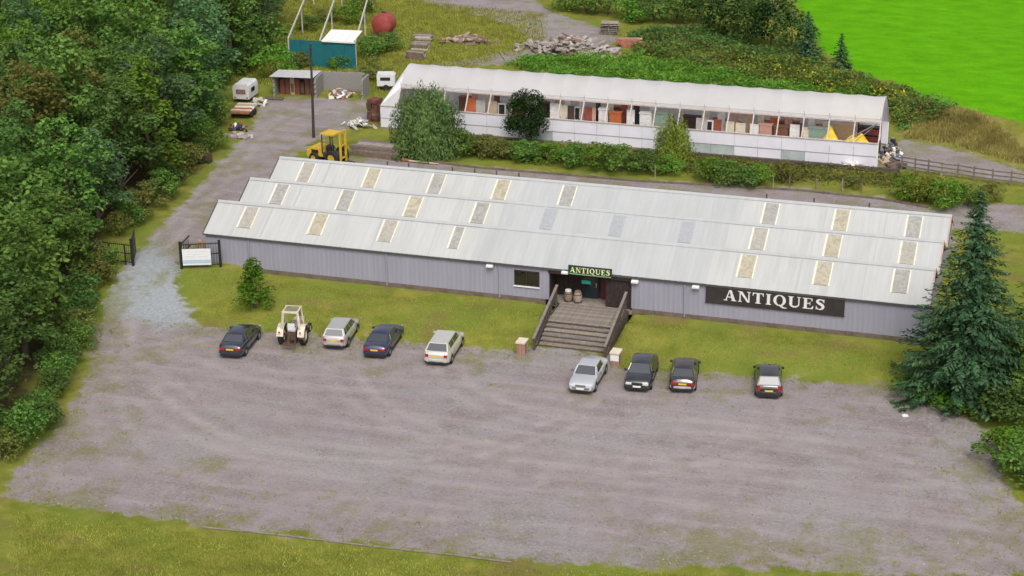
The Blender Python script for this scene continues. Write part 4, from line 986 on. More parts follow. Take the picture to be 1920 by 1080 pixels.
c = at_y(1605, 255, 34.0); heap('tarpaulin', 'low wide yellow tarpaulin heap near the tunnel corner', 'tarpaulin', (c[0], 34.0, 1.27), 1.2, 0.7, 1.3, YEL, 5, 'yellow tarpaulins', 3)
c = at_y(1558, 262, 33.6); heap('dust_sheet', 'crumpled white dust sheet in front of the yellow tarpaulins', 'sheet', (c[0], 33.6, 1.26), 0.9, 0.45, 0.55, PAL['white'], 9, None, 3)
for dx, lb in ((1568, 'plain dark trestle under the taller yellow tarpaulin'), (1605, 'plain dark trestle under the low yellow tarpaulin')):
    c = at_y(dx, 255, 34.0); t = thing('trestle_table', lb, 'table', (c[0], 34.0, 0.035)); B(-0.95, 0.95, -0.8, 0.8, 1.18, 1.245).build('top', DARKW, t)
    for sx in (-1, 1):
        for sy in (-1, 1): MB().bar((sx*0.85, sy*0.7, 0), (sx*0.85, sy*0.7, 1.18), 0.08, 0.08).build('leg', DARKW, t)
c = at_y(1630, 240, 36.0); t = thing('steel_rack', 'dark red goods rack in the tunnel corner', 'rack', (c[0], 36.2, 0.035))
for z in (0.3, 0.9, 1.5, 2.1): B(-0.9, 0.9, -0.3, 0.3, z, z+0.05).build('shelf', IRON, t)
for sx in (-0.88, 0.88): B(sx-0.03, sx+0.03, -0.32, 0.32, 0, 2.4).build('upright', IRON, t)
for z in (0.351, 0.951, 1.551): B(-0.8, 0.75, -0.22, 0.22, z, z+0.42).build('goods', M('dark_red_goods', (0.16, 0.03, 0.035), 0.8, 0.5, 5.0), t)

# ------------------------------------------------------------------ vegetation
BARK = M('grey_brown_bark', (0.10, 0.08, 0.06), 0.95, 0.35, 5.0, bump=0.5)
LEAF = {'mid': leaf_mat('mid_green_leaf', (0.075, 0.150, 0.030), (0.235, 0.385, 0.090), 0.5), 'deep': leaf_mat('deep_green_leaf', (0.060, 0.120, 0.032), (0.180, 0.290, 0.080), 0.5),
        'fresh': leaf_mat('fresh_green_leaf', (0.085, 0.180, 0.024), (0.225, 0.390, 0.060), 0.45), 'olive': leaf_mat('olive_leaf', (0.105, 0.125, 0.030), (0.290, 0.300, 0.090), 0.5),
        'blue': leaf_mat('blue_green_leaf', (0.060, 0.125, 0.052), (0.185, 0.305, 0.130), 0.5), 'dark': leaf_mat('dark_holly_leaf', (0.010, 0.030, 0.010), (0.042, 0.085, 0.024)),
        'willow': leaf_mat('willow_leaf', (0.070, 0.115, 0.032), (0.230, 0.310, 0.110), 0.45), 'lime': leaf_mat('yellow_green_leaf', (0.110, 0.150, 0.020), (0.280, 0.330, 0.060)),
        'needle': leaf_mat('spruce_needle', (0.022, 0.058, 0.026), (0.085, 0.155, 0.075), 0.15), 'thuja': leaf_mat('thuja_spray', (0.034, 0.100, 0.012), (0.130, 0.270, 0.030), 0.2),
        'straw': leaf_mat('dry_straw', (0.28, 0.23, 0.07), (0.56, 0.48, 0.20), 0.4), 'grass': leaf_mat('grass_blade', (0.200, 0.215, 0.030), (0.420, 0.420, 0.095), 0.4), 'bloom': leaf_mat('yellow_bloom', (0.45, 0.36, 0.02), (0.80, 0.68, 0.06), 0.1)}
def unit(v): return v/np.maximum(1e-9, np.linalg.norm(v, axis=-1, keepdims=True))
def leaves(c, nrm, a, b, rng, along=None):
    """diamond leaves: centres c, normals nrm, half length a, half width b"""
    N = len(c); nrm = unit(nrm)
    r = rng.normal(size=(N, 3)) if along is None else along
    u = unit(np.cross(nrm, r)) if along is None else unit(r-nrm*np.sum(r*nrm, 1, keepdims=True))
    w = np.cross(nrm, u); a = a[:, None]; b = b[:, None]
    V = np.stack([c-u*a, c-w*b+u*a*0.15, c+u*a, c+w*b+u*a*0.15], 1)
    return V.reshape(-1, 3)
def lobes_leaves(lobes, per_m2, size, rng, up=0.95, asp=0.62, shell=0.55):
    out = []
    for (cx, cy, cz, rx, ry, rz) in lobes:
        n = max(6, int(per_m2*4.2*((rx*ry+rx*rz+ry*rz)/3)))
        d = unit(rng.normal(size=(n, 3))); d[:, 2] = np.where((d[:, 2] < -0.35) & (rng.random(n) < 0.75), -d[:, 2], d[:, 2])
        rad = shell+(1-shell)*rng.random(n)**0.6
        rad = np.where(rng.random(n) < 0.10, rad*rng.uniform(1.0, 1.28, n), rad)
        p = np.array([cx, cy, cz])+d*rad[:, None]*np.array([rx, ry, rz])
        nr = d*0.7+rng.normal(size=(n, 3))*0.55+np.array([0, 0, up])
        a = size*rng.uniform(0.6, 1.25, n); out.append(leaves(p, nr, a, a*asp, rng))
    return np.concatenate(out)
def crown_lobes(R, H0, H1, n, rng, shape='round', lr=(0.20, 0.34)):
    L = []
    for i in range(n):
        t = rng.random()**0.8
        z = H0+(H1-H0)*t
        if shape == 'round': prof = math.sin(math.pi*min(1, max(0.02, 0.12+0.86*t)))**0.6
        elif shape == 'cone': prof = (1-t)**0.62*0.95+0.06
        else: prof = 1-0.55*t**2.2
        a = rng.uniform(0, 2*math.pi); q = rng.uniform(0.35, 0.95)**0.6*R*prof*rng.uniform(0.75, 1.12)
        r = R*rng.uniform(*lr)*(0.6+0.4*prof)
        L.append((q*math.cos(a), q*math.sin(a), z, r, r, r*rng.uniform(0.65, 0.95)))
    L.append((0, 0, (H0+H1)/2, R*0.45, R*0.45, (H1-H0)*0.38))
    return L
def trunk_mesh(name, h, r, rng, limbs=6, spread=1.6, top=0.9):
    m = MB(); p = Vector((0, 0, -0.3)); q = []
    for i in range(6):
        n_ = Vector((rng.uniform(-0.12, 0.12)*i*0.4, rng.uniform(-0.12, 0.12)*i*0.4, h*top*(i+1)/6)); q.append(p); m.tube(p, n_, r*(1-0.13*i), r*(1-0.13*(i+1)), n=8); p = n_
    q.append(p)
    for i in range(limbs):
        s = q[1+(i*5)//limbs] if len(q) > 5 else p
        a = rng.uniform(0, 6.28)+i*2.4; l = spread*rng.uniform(0.7, 1.2)
        e1 = s+Vector((math.cos(a)*l*0.5, math.sin(a)*l*0.5, l*0.45)); e2 = e1+Vector((math.cos(a)*l*0.6, math.sin(a)*l*0.6, l*0.5))
        m.tube(s, e1, r*0.42, r*0.28, n=6); m.tube(e1, e2, r*0.28, r*0.08, n=5)
    m.smooth = True
    return m.mesh(name, BARK)
def tree(name, label, cat, loc, crown_me, trunk_me, sc=(1, 1, 1), rz=0.0, group=None, mat=None):
    t = thing(name, label, cat, loc, rz, group); t.scale = sc
    c = inst(crown_me, 'crown', t); inst(trunk_me, 'trunk', t)
    if mat is not None:
        c.material_slots[0].link = 'OBJECT'; c.material_slots[0].material = mat
    return t
# woodland trees
rg = np.random.default_rng(5)
CROWNS = []
for i in range(7):
    R_c = rg.uniform(2.6, 3.3); H = rg.uniform(9.5, 12.5)
    CROWNS.append((np_mesh('crown', lobes_leaves(crown_lobes(R_c, 0.9 if i < 4 else 2.2, H-0.8, 58, rg), 24, 0.175, rg), 4, LEAF['mid']), trunk_mesh('trunk', H*0.85, 0.19, rg, 7), R_c, H))
WOODX = [(-34, -1.8), (-27, -0.8), (-20, -2.6), (-12, -5.6), (-6.8, -8.4), (0, -10.2), (6, -11.3), (14, -12.3), (22, -13.6), (30, -16.2), (37, -20.5), (42, -20.5), (48, -20.5), (56, -23), (74, -31.5), (90, -40)]
WY = [a for a, b in WOODX]; WX = [b for a, b in WOODX]
def frame_px(p):
    v = np.array(p)-CAM; d = v@_fw; return 960+FPX*(v@RT)/d, 540-FPX*(v@UP)/d
spots = []
row = 0
while row < 7:
    y = -33.0+rg.uniform(0, 2)
    while y < 88:
        x = np.interp(y, WY, WX)-row*4.3+rg.uniform(-0.9, 0.9)
        spots.append((x, y+rg.uniform(-0.7, 0.7), row)); y += 4.2+rg.uniform(-0.5, 0.9)
    row += 1
cnt_row = {}
mats_w = ['mid', 'mid', 'deep', 'fresh', 'mid', 'blue', 'deep', 'olive']
desc = {'mid': 'mid green broadleaf tree', 'deep': 'deep green broadleaf tree', 'fresh': 'fresh green broadleaf tree', 'blue': 'bluish green broadleaf tree', 'olive': 'olive green broadleaf tree'}
for (x, y, row) in spots:
    z = tz(x, y); u, v = frame_px((x, y, z+6)); u2, v2 = frame_px((x, y, z+11.5)); 
    if u < -130 or v2 > 1130 or v < -190: continue
    k = int(rg.integers(len(CROWNS))) if row else int(rg.integers(4))
    cm, tm, rc, H = CROWNS[k]; mk = mats_w[int(rg.integers(len(mats_w)))]
    if y < -8 and row < 2: mk = ['deep', 'blue', 'mid', 'deep'][int(rg.integers(4))]
    s = rg.uniform(0.85, 1.15); hz = s*rg.uniform(0.9, 1.08)
    if row == 0: hz *= 0.86
    cnt_row[row] = cnt_row.get(row, -1)+1
    tree('broadleaf_tree', desc[mk]+', '+nth(cnt_row[row])+' from the near end, '+('roadside' if row == 0 else nth(row))+' row of the wood', 'tree', (x, y, z), cm, tm, (s, s, hz), rg.uniform(0, 6.28), 'trees of the wood on the left', LEAF[mk])
# shrubs under the wood's edge
SHR = [np_mesh('crown', lobes_leaves(crown_lobes(1.3, 0.25, 1.9, 26, rg, lr=(0.26, 0.42)), 75, 0.095, rg), 4, LEAF['mid']) for i in range(4)]
STM = MB().tube((0, 0, -0.1), (0.05, 0, 1.0), 0.05, 0.03).tube((0, 0, 0.1), (0.4, 0.2, 1.1), 0.04, 0.02).tube((0, 0, 0.1), (-0.35, 0.2, 1.1), 0.04, 0.02).mesh('stem', BARK)
def shrub(name, label, loc, sc, mk, group=None, cat='shrub'):
    t = thing(name, label, cat, loc, rg.uniform(0, 6.28), group); t.scale = sc
    c = inst(SHR[int(rg.integers(4))], 'crown', t); c.material_slots[0].link = 'OBJECT'; c.material_slots[0].material = LEAF[mk]; inst(STM, 'stem', t); return t
y = -28.0; ns = -1
while y < 60:
    ns += 1
    x = np.interp(y, WY, WX)+2.5+rg.uniform(-0.6, 0.4); s = rg.uniform(0.75, 1.25)
    if abs(y) > 2.0 and not (35.5 < y < 40):
        if y > 24: x -= 1.2
        shrub('understorey_shrub', nth(ns)+' low shrub from the near end along the foot of the wood', (x, y, tz(x, y)), (s, s, s*rg.uniform(0.8, 1.1)), ['deep', 'mid', 'mid', 'olive'][int(rg.integers(4))], 'shrubs along the foot of the wood')
    y += rg.uniform(1.5, 2.6)

for i_, (dx, dy) in enumerate(((-1.2, -0.9), (-2.6, -1.1), (-3.9, -0.8))):
    p = G(250, 498)+Vector((dx, dy, 0)); shrub('understorey_shrub', nth(i_)+' shrub left of the open gate, growing against the railing', (p.x, p.y, tz(p.x, p.y)), (0.8, 0.8, 0.75), ['mid', 'deep', 'mid'][i_], 'shrubs against the railing')
# named trees and bushes
def leafy(name, label, u, v, R_c, H0, H1, mk, n=30, per=30, size=0.13, shape='round', cat='tree', th=None, lr=(0.22, 0.36), group=None, upright=False, seed=1):
    r = np.random.default_rng(seed); p = G(u, v)
    if upright:                                   # upright wands, as on a willow bush
        out = []; N = n*per
        a = r.uniform(0, 6.283, N); q = np.sqrt(r.random(N)); t_ = r.random(N)**0.85
        q = r.random(N)**0.42                        # a rounded mound of wands, ragged at the tips
        el = np.arcsin(np.clip(t_*1.02-0.02, 0, 1)); lump = 1+0.13*np.sin(a*3+seed)*np.sin(el*5+seed)+0.10*np.sin(a*7+1.7*seed)
        rr = R_c*q*np.cos(el)**0.75*lump; zz = H0+(H1-H0)*q*np.sin(el)*lump*r.uniform(0.9, 1.12, N)
        c = np.stack([rr*np.cos(a), rr*np.sin(a), zz], 1); al = np.stack([0.5*np.cos(a)*q, 0.5*np.sin(a)*q, np.ones(N)*0.9], 1)+r.normal(size=(N, 3))*0.25
        nr = np.stack([np.cos(a), np.sin(a), 0.5+0*a], 1)+r.normal(size=(N, 3))*0.5
        s_ = size*r.uniform(0.7, 1.5, N); me = np_mesh('crown', leaves(c, nr, s_, s_*0.26, r, al), 4, LEAF[mk])
    else:
        me = np_mesh('crown', lobes_leaves(crown_lobes(R_c, H0, H1, n, r, shape, lr), per, size, r), 4, LEAF[mk])
    return tree(name, label, cat, (p.x, p.y, p.z), me, trunk_mesh('trunk', H1*0.8, th or 0.07+R_c*0.03, r, 5, R_c*0.5), group=group)
leafy('willow_bush', 'big rounded grey green willow bush in front of the tunnel', 802, 288, 2.9, 0.1, 4.9, 'willow', 170, 160, 0.15, cat='bush', upright=True, seed=21)
leafy('holly_tree', 'dark green round tree in front of the tunnel', 988, 274, 1.8, 0.7, 4.5, 'dark', 60, 75, 0.10, lr=(0.28, 0.42), seed=22)
leafy('sapling', 'pale yellow green feathery sapling in front of the tunnel', 1262, 306, 1.6, 0.1, 3.5, 'lime', 90, 90, 0.12, cat='bush', upright=True, seed=23)
leafy('conical_shrub', 'bushy conical evergreen on the grass bank above the tractor', 478, 578, 1.28, 0.15, 3.4, 'thuja', 95, 85, 0.085, 'cone', cat='shrub', lr=(0.22, 0.34), seed=24)
# hedge of bushes between the rear lane and the tunnel
HB = [(866, 292, 1.5, 2.1, 'mid', 'mid green bush touching the right side of the willow bush'), (905, 294, 1.3, 1.9, 'olive', 'olive bush below the orange door'), (945, 298, 1.2, 1.6, 'olive', 'low olive bush left of the dark round tree'),
      (985, 300, 1.5, 1.7, 'mid', 'bush at the foot of the dark round tree'), (1030, 306, 1.5, 1.7, 'fresh', 'fresh green bush right of the dark round tree'), (1075, 312, 1.5, 2.0, 'mid', 'bush below the narrow dark brown door'),
      (1120, 318, 1.6, 2.2, 'fresh', 'tall fresh green bush below the white wardrobe'), (1165, 322, 1.6, 2.2, 'mid', 'mid green bush below the orange wardrobe'), (1210, 322, 1.4, 1.8, 'deep', 'deep green bush left of the pale sapling'),
      (1250, 326, 1.3, 1.5, 'fresh', 'low bush at the foot of the pale sapling'), (1330, 340, 1.4, 1.9, 'fresh', 'fresh green bush below the grey door'), (1358, 346, 1.4, 2.0, 'mid', 'mid green bush right of the pale sapling'), (1395, 350, 1.3, 1.5, 'deep', 'deep green bush below the cream doors'),
      (1425, 346, 1.1, 1.6, 'fresh', 'small fresh bush below the pink brown wardrobe'), (1470, 344, 1.1, 1.7, 'olive', 'olive seeding bush below the brown wardrobe'), (1600, 350, 0.9, 0.9, 'olive', 'low olive bush near the tunnel corner'),
      (1700, 372, 1.3, 1.7, 'fresh', 'fresh green bush left end of the rail fence'), (1735, 378, 1.5, 2.0, 'lime', 'yellow green bush in front of the rail fence'), (1775, 388, 1.6, 2.1, 'fresh', 'broad fresh green bush in front of the rail fence'), (1815, 388, 1.4, 1.8, 'mid', 'mid green bush beside the conifer top'), (1860, 372, 1.2, 1.2, 'olive', 'low olive bush at the right end of the rail fence')]
for u, v, r_, h_, mk, lb in HB:
    p = G(u, v); s = r_/1.3; shrub('bush', lb, (p.x, p.y, p.z), (s, s, h_/2.1), mk, 'bushes between the rear lane and the tunnel', 'bush')
# spruces
def spruce_mesh(H, R_b, rng, whorls=26, per=13):
    C, Nn, A, Bq, AL = [], [], [], [], []
    for i in range(whorls):
        t = i/(whorls-1); z0 = 0.35+(H-0.5)*t**0.92; L_ = R_b*(1-t)**0.85*rng.uniform(0.85, 1.12)+0.12
        for j in range(max(5, int(per*(1-0.45*t)))):
            a = rng.uniform(0, 6.283); l = L_*rng.uniform(0.72, 1.12); d = np.array([math.cos(a), math.sin(a), 0]); s_ = np.array([-d[1], d[0], 0])
            m = max(5, int(l*13))
            for q in range(m):
                f = (q+rng.random())/m; wdt = 0.42*l*0.45*(1-f)**0.8*min(1, f*4)+0.05
                off = rng.uniform(-1, 1)*wdt
                droop = -0.30*l*f**1.3+0.14*l*f**4-0.12*abs(off)
                C.append(d*l*f+s_*off+np.array([0, 0, z0+droop+rng.uniform(-0.06, 0.06)])); AL.append(d*0.8+s_*np.sign(off)*0.7+np.array([0, 0, -0.25]))
                Nn.append(np.array([0, 0, 1])+d*0.35+rng.normal(size=3)*0.3); sz = rng.uniform(0.13, 0.26)*(0.7+0.3*(1-t)); A.append(sz); Bq.append(sz*0.34)
    return np_mesh('crown', leaves(np.array(C), np.array(Nn), np.array(A), np.array(Bq), rng, np.array(AL)), 4, LEAF['needle'])
def spruce(label, p, H, R_b, seed, wh=26, per=13, group=None, mk=None):
    r = np.random.default_rng(seed); t = thing('spruce_tree', label, 'tree', (p.x, p.y, p.z), 0, group)
    c = inst(spruce_mesh(H, R_b, r, wh, per), 'crown', t); MB().tube((0, 0, -0.3), (0, 0, H*0.96), 0.05+H*0.014, 0.02, n=8).build('trunk', BARK, t)
    if mk: c.material_slots[0].link = 'OBJECT'; c.material_slots[0].material = LEAF[mk]
    return t
spruce('large dark spruce at the right end of the warehouse', G(1808, 738), 12.4, 4.4, 31, 40, 26)
spruce('greener spruce half hidden behind the large one at the right edge', Vector((55.2, 0.5, 0)), 8.5, 3.0, 32, 24, 14, mk='thuja')
spruce('small dark conifer standing alone at the edge of the bright field', G(1575, 128), 3.3, 1.1, 33, 14, 10)
spruce('dark conifer at the right end of the high hedge beside the field', G(1512, 112), 4.6, 1.8, 34, 18, 12)
RB = [(1735, 745, 1.6, 1.2, 'thuja', 'low green shrub under the left skirt of the large spruce'), (1790, 762, 1.8, 1.1, 'thuja', 'broad low shrub in front of the large spruce'), (1850, 775, 1.8, 1.4, 'mid', 'mid green shrub right in front of the large spruce'),
      (1905, 800, 2.0, 2.4, 'deep', 'tall dark shrub at the right edge of the car park'), (1890, 860, 1.6, 1.8, 'thuja', 'shrub overhanging the right corner of the car park'), (1925, 905, 2.0, 2.6, 'mid', 'big shrub cut by the right edge of the frame'), (1930, 740, 2.4, 4.0, 'mid', 'tall green bush behind the shrubs at the right edge'), (1895, 700, 2.2, 3.4, 'deep', 'tall dark bush right of the large spruce')]
for u, v, r_, h_, mk, lb in RB:
    p = G(u, v); s = r_/1.3; shrub('shrub', lb, (p.x, p.y, p.z), (s, s, h_/2.1), mk, 'shrubs at the right edge of the car park')
# high hedge behind the tunnel
i = 0
for u, v, r_, h_, mk, lb in ((1060, 18, 1.8, 2.6, 'fresh', 'fresh green bush at the left end of the high hedge'), (1100, 25, 1.7, 2.6, 'mid', 'mid green bush above the pallet stack'), (1140, 28, 2.0, 3.0, 'mid', 'mid green bush behind the pallet stack'), (1185, 40, 2.0, 2.8, 'fresh', 'fresh green bush behind the red slabs'), (1225, 40, 2.2, 3.4, 'deep', 'deep green bush right of the red slabs'),
                           (1270, 40, 2.3, 3.6, 'mid', 'mid green bush left of the hedge centre'), (1315, 48, 2.3, 4.0, 'deep', 'deep green tall bush at the hedge centre'), (1360, 60, 2.4, 4.0, 'dark', 'dark bush right of the hedge centre'), (1400, 75, 2.4, 4.2, 'deep', 'deep green bush below the top right hedge'), (1445, 85, 2.4, 4.4, 'dark', 'dark tall bush left of the hedge conifer'), (1485, 95, 2.2, 4.0, 'deep', 'deep green bush touching the hedge conifer'),
                           (1120, -5, 2.4, 3.6, 'mid', 'mid green bush at the top edge, left end'), (1200, 2, 2.4, 4.0, 'deep', 'deep green bush at the top edge of the frame'), (1290, 5, 2.5, 4.2, 'deep', 'deep green bush high in the hedge'), (1380, 20, 2.5, 4.4, 'mid', 'mid green bush high in the hedge'), (1450, 35, 2.5, 4.6, 'deep', 'deep green bush beside the bright field'), (1330, -20, 2.5, 4.4, 'blue', 'bluish bush at the top edge'), (1430, -20, 2.5, 4.4, 'deep', 'dark bush at the top edge beside the field')):
    p = G(u, v); s = r_/1.3; shrub('hedge_bush', lb, (p.x, p.y, p.z), (s, s, h_/2.1), mk, 'bushes of the high hedge', 'bush')
for u, v, r_, h_, mk, lb in ((690, 105, 1.5, 2.0, 'mid', 'bush right of the teal shed below the red tank'), (725, 95, 1.6, 1.8, 'mid', 'bush in front of the red tank'), (655, 45, 1.6, 2.2, 'fresh', 'bush beside the red tank'), (680, 25, 1.6, 2.4, 'mid', 'bush behind the red tank'), (520, 150, 2.0, 3.4, 'fresh', 'tall bush left of the teal shed'), (500, 105, 2.2, 4.0, 'mid', 'tall bush behind the lean-to bay'), (560, 128, 1.2, 1.6, 'olive', 'low bush at the foot of the teal shed'), (640, 128, 1.1, 1.3, 'fresh', 'low bush behind the open bay'),
                           (700, 150, 1.4, 2.2, 'olive', 'olive bush right of the open bay'), (610, 40, 1.5, 1.4, 'olive', 'low bush inside the roofless shed'), (575, 55, 1.5, 1.4, 'mid', 'low green bush inside the roofless shed')):
    p = G(u, v); s = r_/1.3; shrub('bush', lb, (p.x, p.y, p.z), (s, s, h_/2.1), mk, 'bushes around the yard', 'bush')
# scrub and rough vegetation: nobody could count it
def in_poly_pts(poly, n, rng):
    P = np.array(poly); lo, hi = P.min(0), P.max(0); out = []
    while sum(len(o) for o in out) < n:
        c = rng.uniform(lo, hi, size=(n*2, 2)); out.append(c[poly_sd(c[:, 0], c[:, 1], poly) > 0])
    return np.concatenate(out)[:n]
def scrub(name, label, poly, n, hgt, size, mk, per=16, rng=rg, spread=0.4):
    c = in_poly_pts(poly, n, rng); z = terrain(c[:, 0], c[:, 1]); h = hgt*rng.uniform(0.35, 1.0, n)*(0.6+0.4*np.sin(c[:, 0]*0.7)*np.sin(c[:, 1]*0.9))
    C = np.repeat(np.stack([c[:, 0], c[:, 1], z], 1), per, 0); hh = np.repeat(h, per); N = len(C)
    C = C+np.stack([rng.normal(size=N)*spread, rng.normal(size=N)*spread, hh*rng.random(N)**0.7], 1)
    nr = rng.normal(size=(N, 3))*0.6+np.array([0, 0, 0.9]); s_ = size*rng.uniform(0.6, 1.3, N)
    me = np_mesh(name, leaves(C, nr, s_, s_*0.5, rng), 4, LEAF[mk]); o = inst(me, name); tag(o, label, 'undergrowth', kind='stuff'); return o
scrub('nettle_patch', 'bright green nettles growing behind the tunnel', PP((945, 122), (1010, 105), (1100, 112), (1200, 108), (1290, 128), (1420, 150), (1560, 165), (1650, 172), (1655, 190), (1300, 170), (1000, 140)), 1500, 1.25, 0.14, 'fresh', 15, spread=0.3)
scrub('bramble_scrub', 'olive bramble scrub between the tunnel and the field', PP((1190, 100), (1290, 88), (1420, 112), (1530, 122), (1620, 150), (1720, 182), (1770, 215), (1690, 235), (1660, 185), (1420, 150)), 1900, 1.4, 0.15, 'olive', 14, spread=0.33)
scrub('bramble_scrub', 'green weeds scattered through the bramble scrub', PP((1190, 100), (1290, 88), (1420, 112), (1530, 122), (1620, 150), (1720, 182), (1790, 225), (1690, 250), (1660, 185), (1420, 150)), 1300, 1.5, 0.15, 'mid', 12, spread=0.3)
scrub('hedge_weeds', 'weeds filling the foot of the high hedge', PP((1180, 70), (1250, 55), (1340, 62), (1440, 95), (1520, 115), (1520, 128), (1420, 116), (1290, 92), (1190, 98)), 900, 1.6, 0.16, 'deep', 14, spread=0.35)
scrub('pale_weeds', 'pale yellow green weed clumps in the bramble scrub', PP((1250, 100), (1420, 118), (1530, 128), (1620, 155), (1720, 190), (1690, 235), (1660, 190), (1420, 152)), 320, 1.9, 0.14, 'lime', 16, spread=0.28)
scrub('ragwort_bloom', 'yellow flowers dotted over the scrub behind the tunnel', PP((1330, 118), (1430, 120), (1560, 150), (1700, 180), (1690, 210), (1500, 165)), 90, 1.6, 0.12, 'bloom', 7, spread=0.16)
scrub('dry_grass', 'patch of tall dry grass left of the hedge conifer', PP((1200, 75), (1290, 62), (1400, 105), (1300, 108), (1220, 98)), 700, 0.8, 0.14, 'straw', 7, spread=0.25)
scrub('weed_strip', 'strip of weeds between the rear lane and the tunnel', [(4, 27.8), (12, 27.2), (25, 27.5), (36, 27.9), (46, 28.4), (46, 31.0), (41, 31.6), (4, 31.9)], 1500, 0.55, 0.13, 'olive', 10)
MOUND = PP((1690, 225), (1760, 200), (1918, 245), (1990, 330), (1918, 312), (1770, 272), (1690, 262))
def turf(name, label, poly, n, hgt, mk, rng=rg, wd=0.018):
    c = in_poly_pts(poly, n, rng)
    if poly is not P_CARPARK:
        g_ = np.maximum.reduce([poly_sd(c[:, 0], c[:, 1], p_) for p_ in (P_CARPARK, P_DRIVE)]); c = c[g_ < 0.25+0.5*rng.random(len(c))]
    c = c[~((c[:, 0] > 24.6) & (c[:, 0] < 29.8) & (c[:, 1] > -6.0))]
    e_d = poly_sd(c[:, 0], c[:, 1], poly); c = c[rng.random(len(c)) < sstep(0.0, 1.6, e_d)]
    n = len(c); z = terrain(c[:, 0], c[:, 1]); b = np.stack([c[:, 0], c[:, 1], z], 1); a = rng.uniform(0, 6.283, n); h = hgt*rng.uniform(0.5, 1.3, n)
    d = np.stack([np.cos(a), np.sin(a), 0*a], 1); tip = b+d*(h*rng.uniform(0.2, 0.9, n))[:, None]; tip[:, 2] += h
    s_ = np.stack([-d[:, 1], d[:, 0], 0*a], 1)*(wd*rng.uniform(0.7, 1.5, n))[:, None]
    me = np_mesh(name, np.stack([b-s_, b+s_, tip], 1).reshape(-1, 3), 3, LEAF[mk]); o = inst(me, name); tag(o, label, 'grass', kind='stuff')
turf('bank_grass', 'short grass blades on the bank in front of the warehouse', P_BANK, 42000, 0.065, 'grass')
turf('verge_grass', 'longer grass on the verge along the near edge', PP((0, 950), (90, 955), (380, 990), (700, 1022), (960, 1056), (1290, 1066), (1500, 1078), (1500, 1130), (0, 1130)), 38000, 0.10, 'grass', wd=0.02)
turf('dry_grass', 'tall dry straw grass on the earth mound', MOUND, 26000, 0.32, 'straw', wd=0.03)
turf('mound_grass', 'green grass mixed into the dry mound', MOUND, 16000, 0.26, 'grass', wd=0.03)
turf('rough_grass', 'rough grass around the yard behind the warehouse', [(-24, 42), (-6, 41), (2, 40), (2, 54), (6, 62), (2, 75), (-20, 80), (-30, 74)], 60000, 0.22, 'grass', wd=0.03)

# ------------------------------------------------------------------ gates, pole, fences
BLKM = M('black_gate_steel', (0.022, 0.022, 0.024), 0.5)
def gate_leaf(t, a, b, h, name='frame'):
    a = Vector(a); b = Vector(b); up = Vector((0, 0, 1))
    for z in (0.12, h*0.55, h): MB().bar(a+up*z, b+up*z, 0.05, 0.06).build('rail', BLKM, t)
    n = max(3, int((b-a).length/0.16))
    for i in range(1, n): p = a.lerp(b, i/n); MB().tube(p+up*0.10, p+up*(h+0.12), 0.014, n=5).build('bar', BLKM, t)
pa = G(341, 504); pb = G(414, 501)
t = thing('entrance_gate', 'black steel gate panel carrying a white board at the warehouse corner', 'gate', pa)
d = pb-pa
for q in (Vector((0, 0, 0)), d):
    B(q.x-0.07, q.x+0.07, q.y-0.07, q.y+0.07, q.z-0.3, q.z+1.95).build('post', BLKM, t)
gate_leaf(t, (0.07, 0, 0.1), d-Vector((0.07, 0, -0.1)), 1.62)
gate_leaf(t, (0, 0.07, 0.1), (-0.05, 1.5, 0.25), 1.6)
n_ = Vector((d.y, -d.x, 0)).normalized()
o = thing('notice_board', 'white notice board with a pale blue band on the black gate', 'sign', pa+n_*0.09+Vector((0, 0, 0.28)), math.atan2(d.y, d.x))
B(0.12, 2.02, -0.03, 0.0, 0.0, 1.16).build('board', M('white_board', (0.74, 0.74, 0.78), 0.5, 0.04), o)
B(0.14, 2.00, -0.034, -0.031, 0.12, 0.38).build('band', M('pale_blue_print', (0.42, 0.55, 0.66), 0.5, 0.05), o)
m = MB()
for z, x0, x1 in ((0.95, 0.35, 1.75), (0.78, 0.5, 1.6), (0.60, 0.3, 1.8)): m.box(x0, x1, -0.034, -0.031, z, z+0.03)
m.build('faded_print', M('faded_print', (0.60, 0.58, 0.62)), o)
t = thing('garden_ornament', 'tan seated animal ornament behind the notice board', 'statue', pa+Vector((1.15, 0.8, 0.1)))
TAN = M('tan_stone', (0.38, 0.23, 0.13), 0.8, 0.2)
B(-0.28, 0.28, -0.22, 0.22, -0.3, 1.15).build('plinth', PLINTH, t)
for nm, pr_, c in (('body', [(0, 0), (0.22, 0.02), (0.25, 0.2), (0.18, 0.42), (0.10, 0.5), (0, 0.52)], (0, 0, 1.15)), ('head', [(0, 0), (0.10, 0.03), (0.14, 0.12), (0.10, 0.22), (0, 0.25)], (0, -0.10, 1.58))):
    m = MB().lathe(pr_, 12, c); m.smooth = True; m.build(nm, TAN, t)
for sx in (-1, 1):
    MB().tube((sx*0.08, -0.1, 1.78), (sx*0.11, -0.08, 1.92), 0.04, 0.01).build('ear', TAN, t); MB().tube((sx*0.12, -0.16, 1.15), (sx*0.10, -0.14, 1.5), 0.06, 0.05).build('leg', TAN, t)
pa = G(250, 498); t = thing('entrance_gate', 'dark steel gate leaf swung open below the trees', 'gate', pa)
B(-0.08, 0.08, -0.08, 0.08, -0.3, 1.95).build('post', BLKM, t); gate_leaf(t, (-0.02, 0.08, 0.1), (-0.88, 2.1, 0.2), 1.65)
MB().bar((-0.06, 0.2, 0.95), (-0.84, 2.0, 1.0), 0.025, 1.3).build('sheet', BLKM, t)
t = thing('railing', 'dark railing running into the trees from the open gate', 'railing', pa)
for k in range(4): B(-0.6-1.15*k, -0.52-1.15*k, -0.04, 0.04, -0.4, 1.5).build('post', BLKM, t)
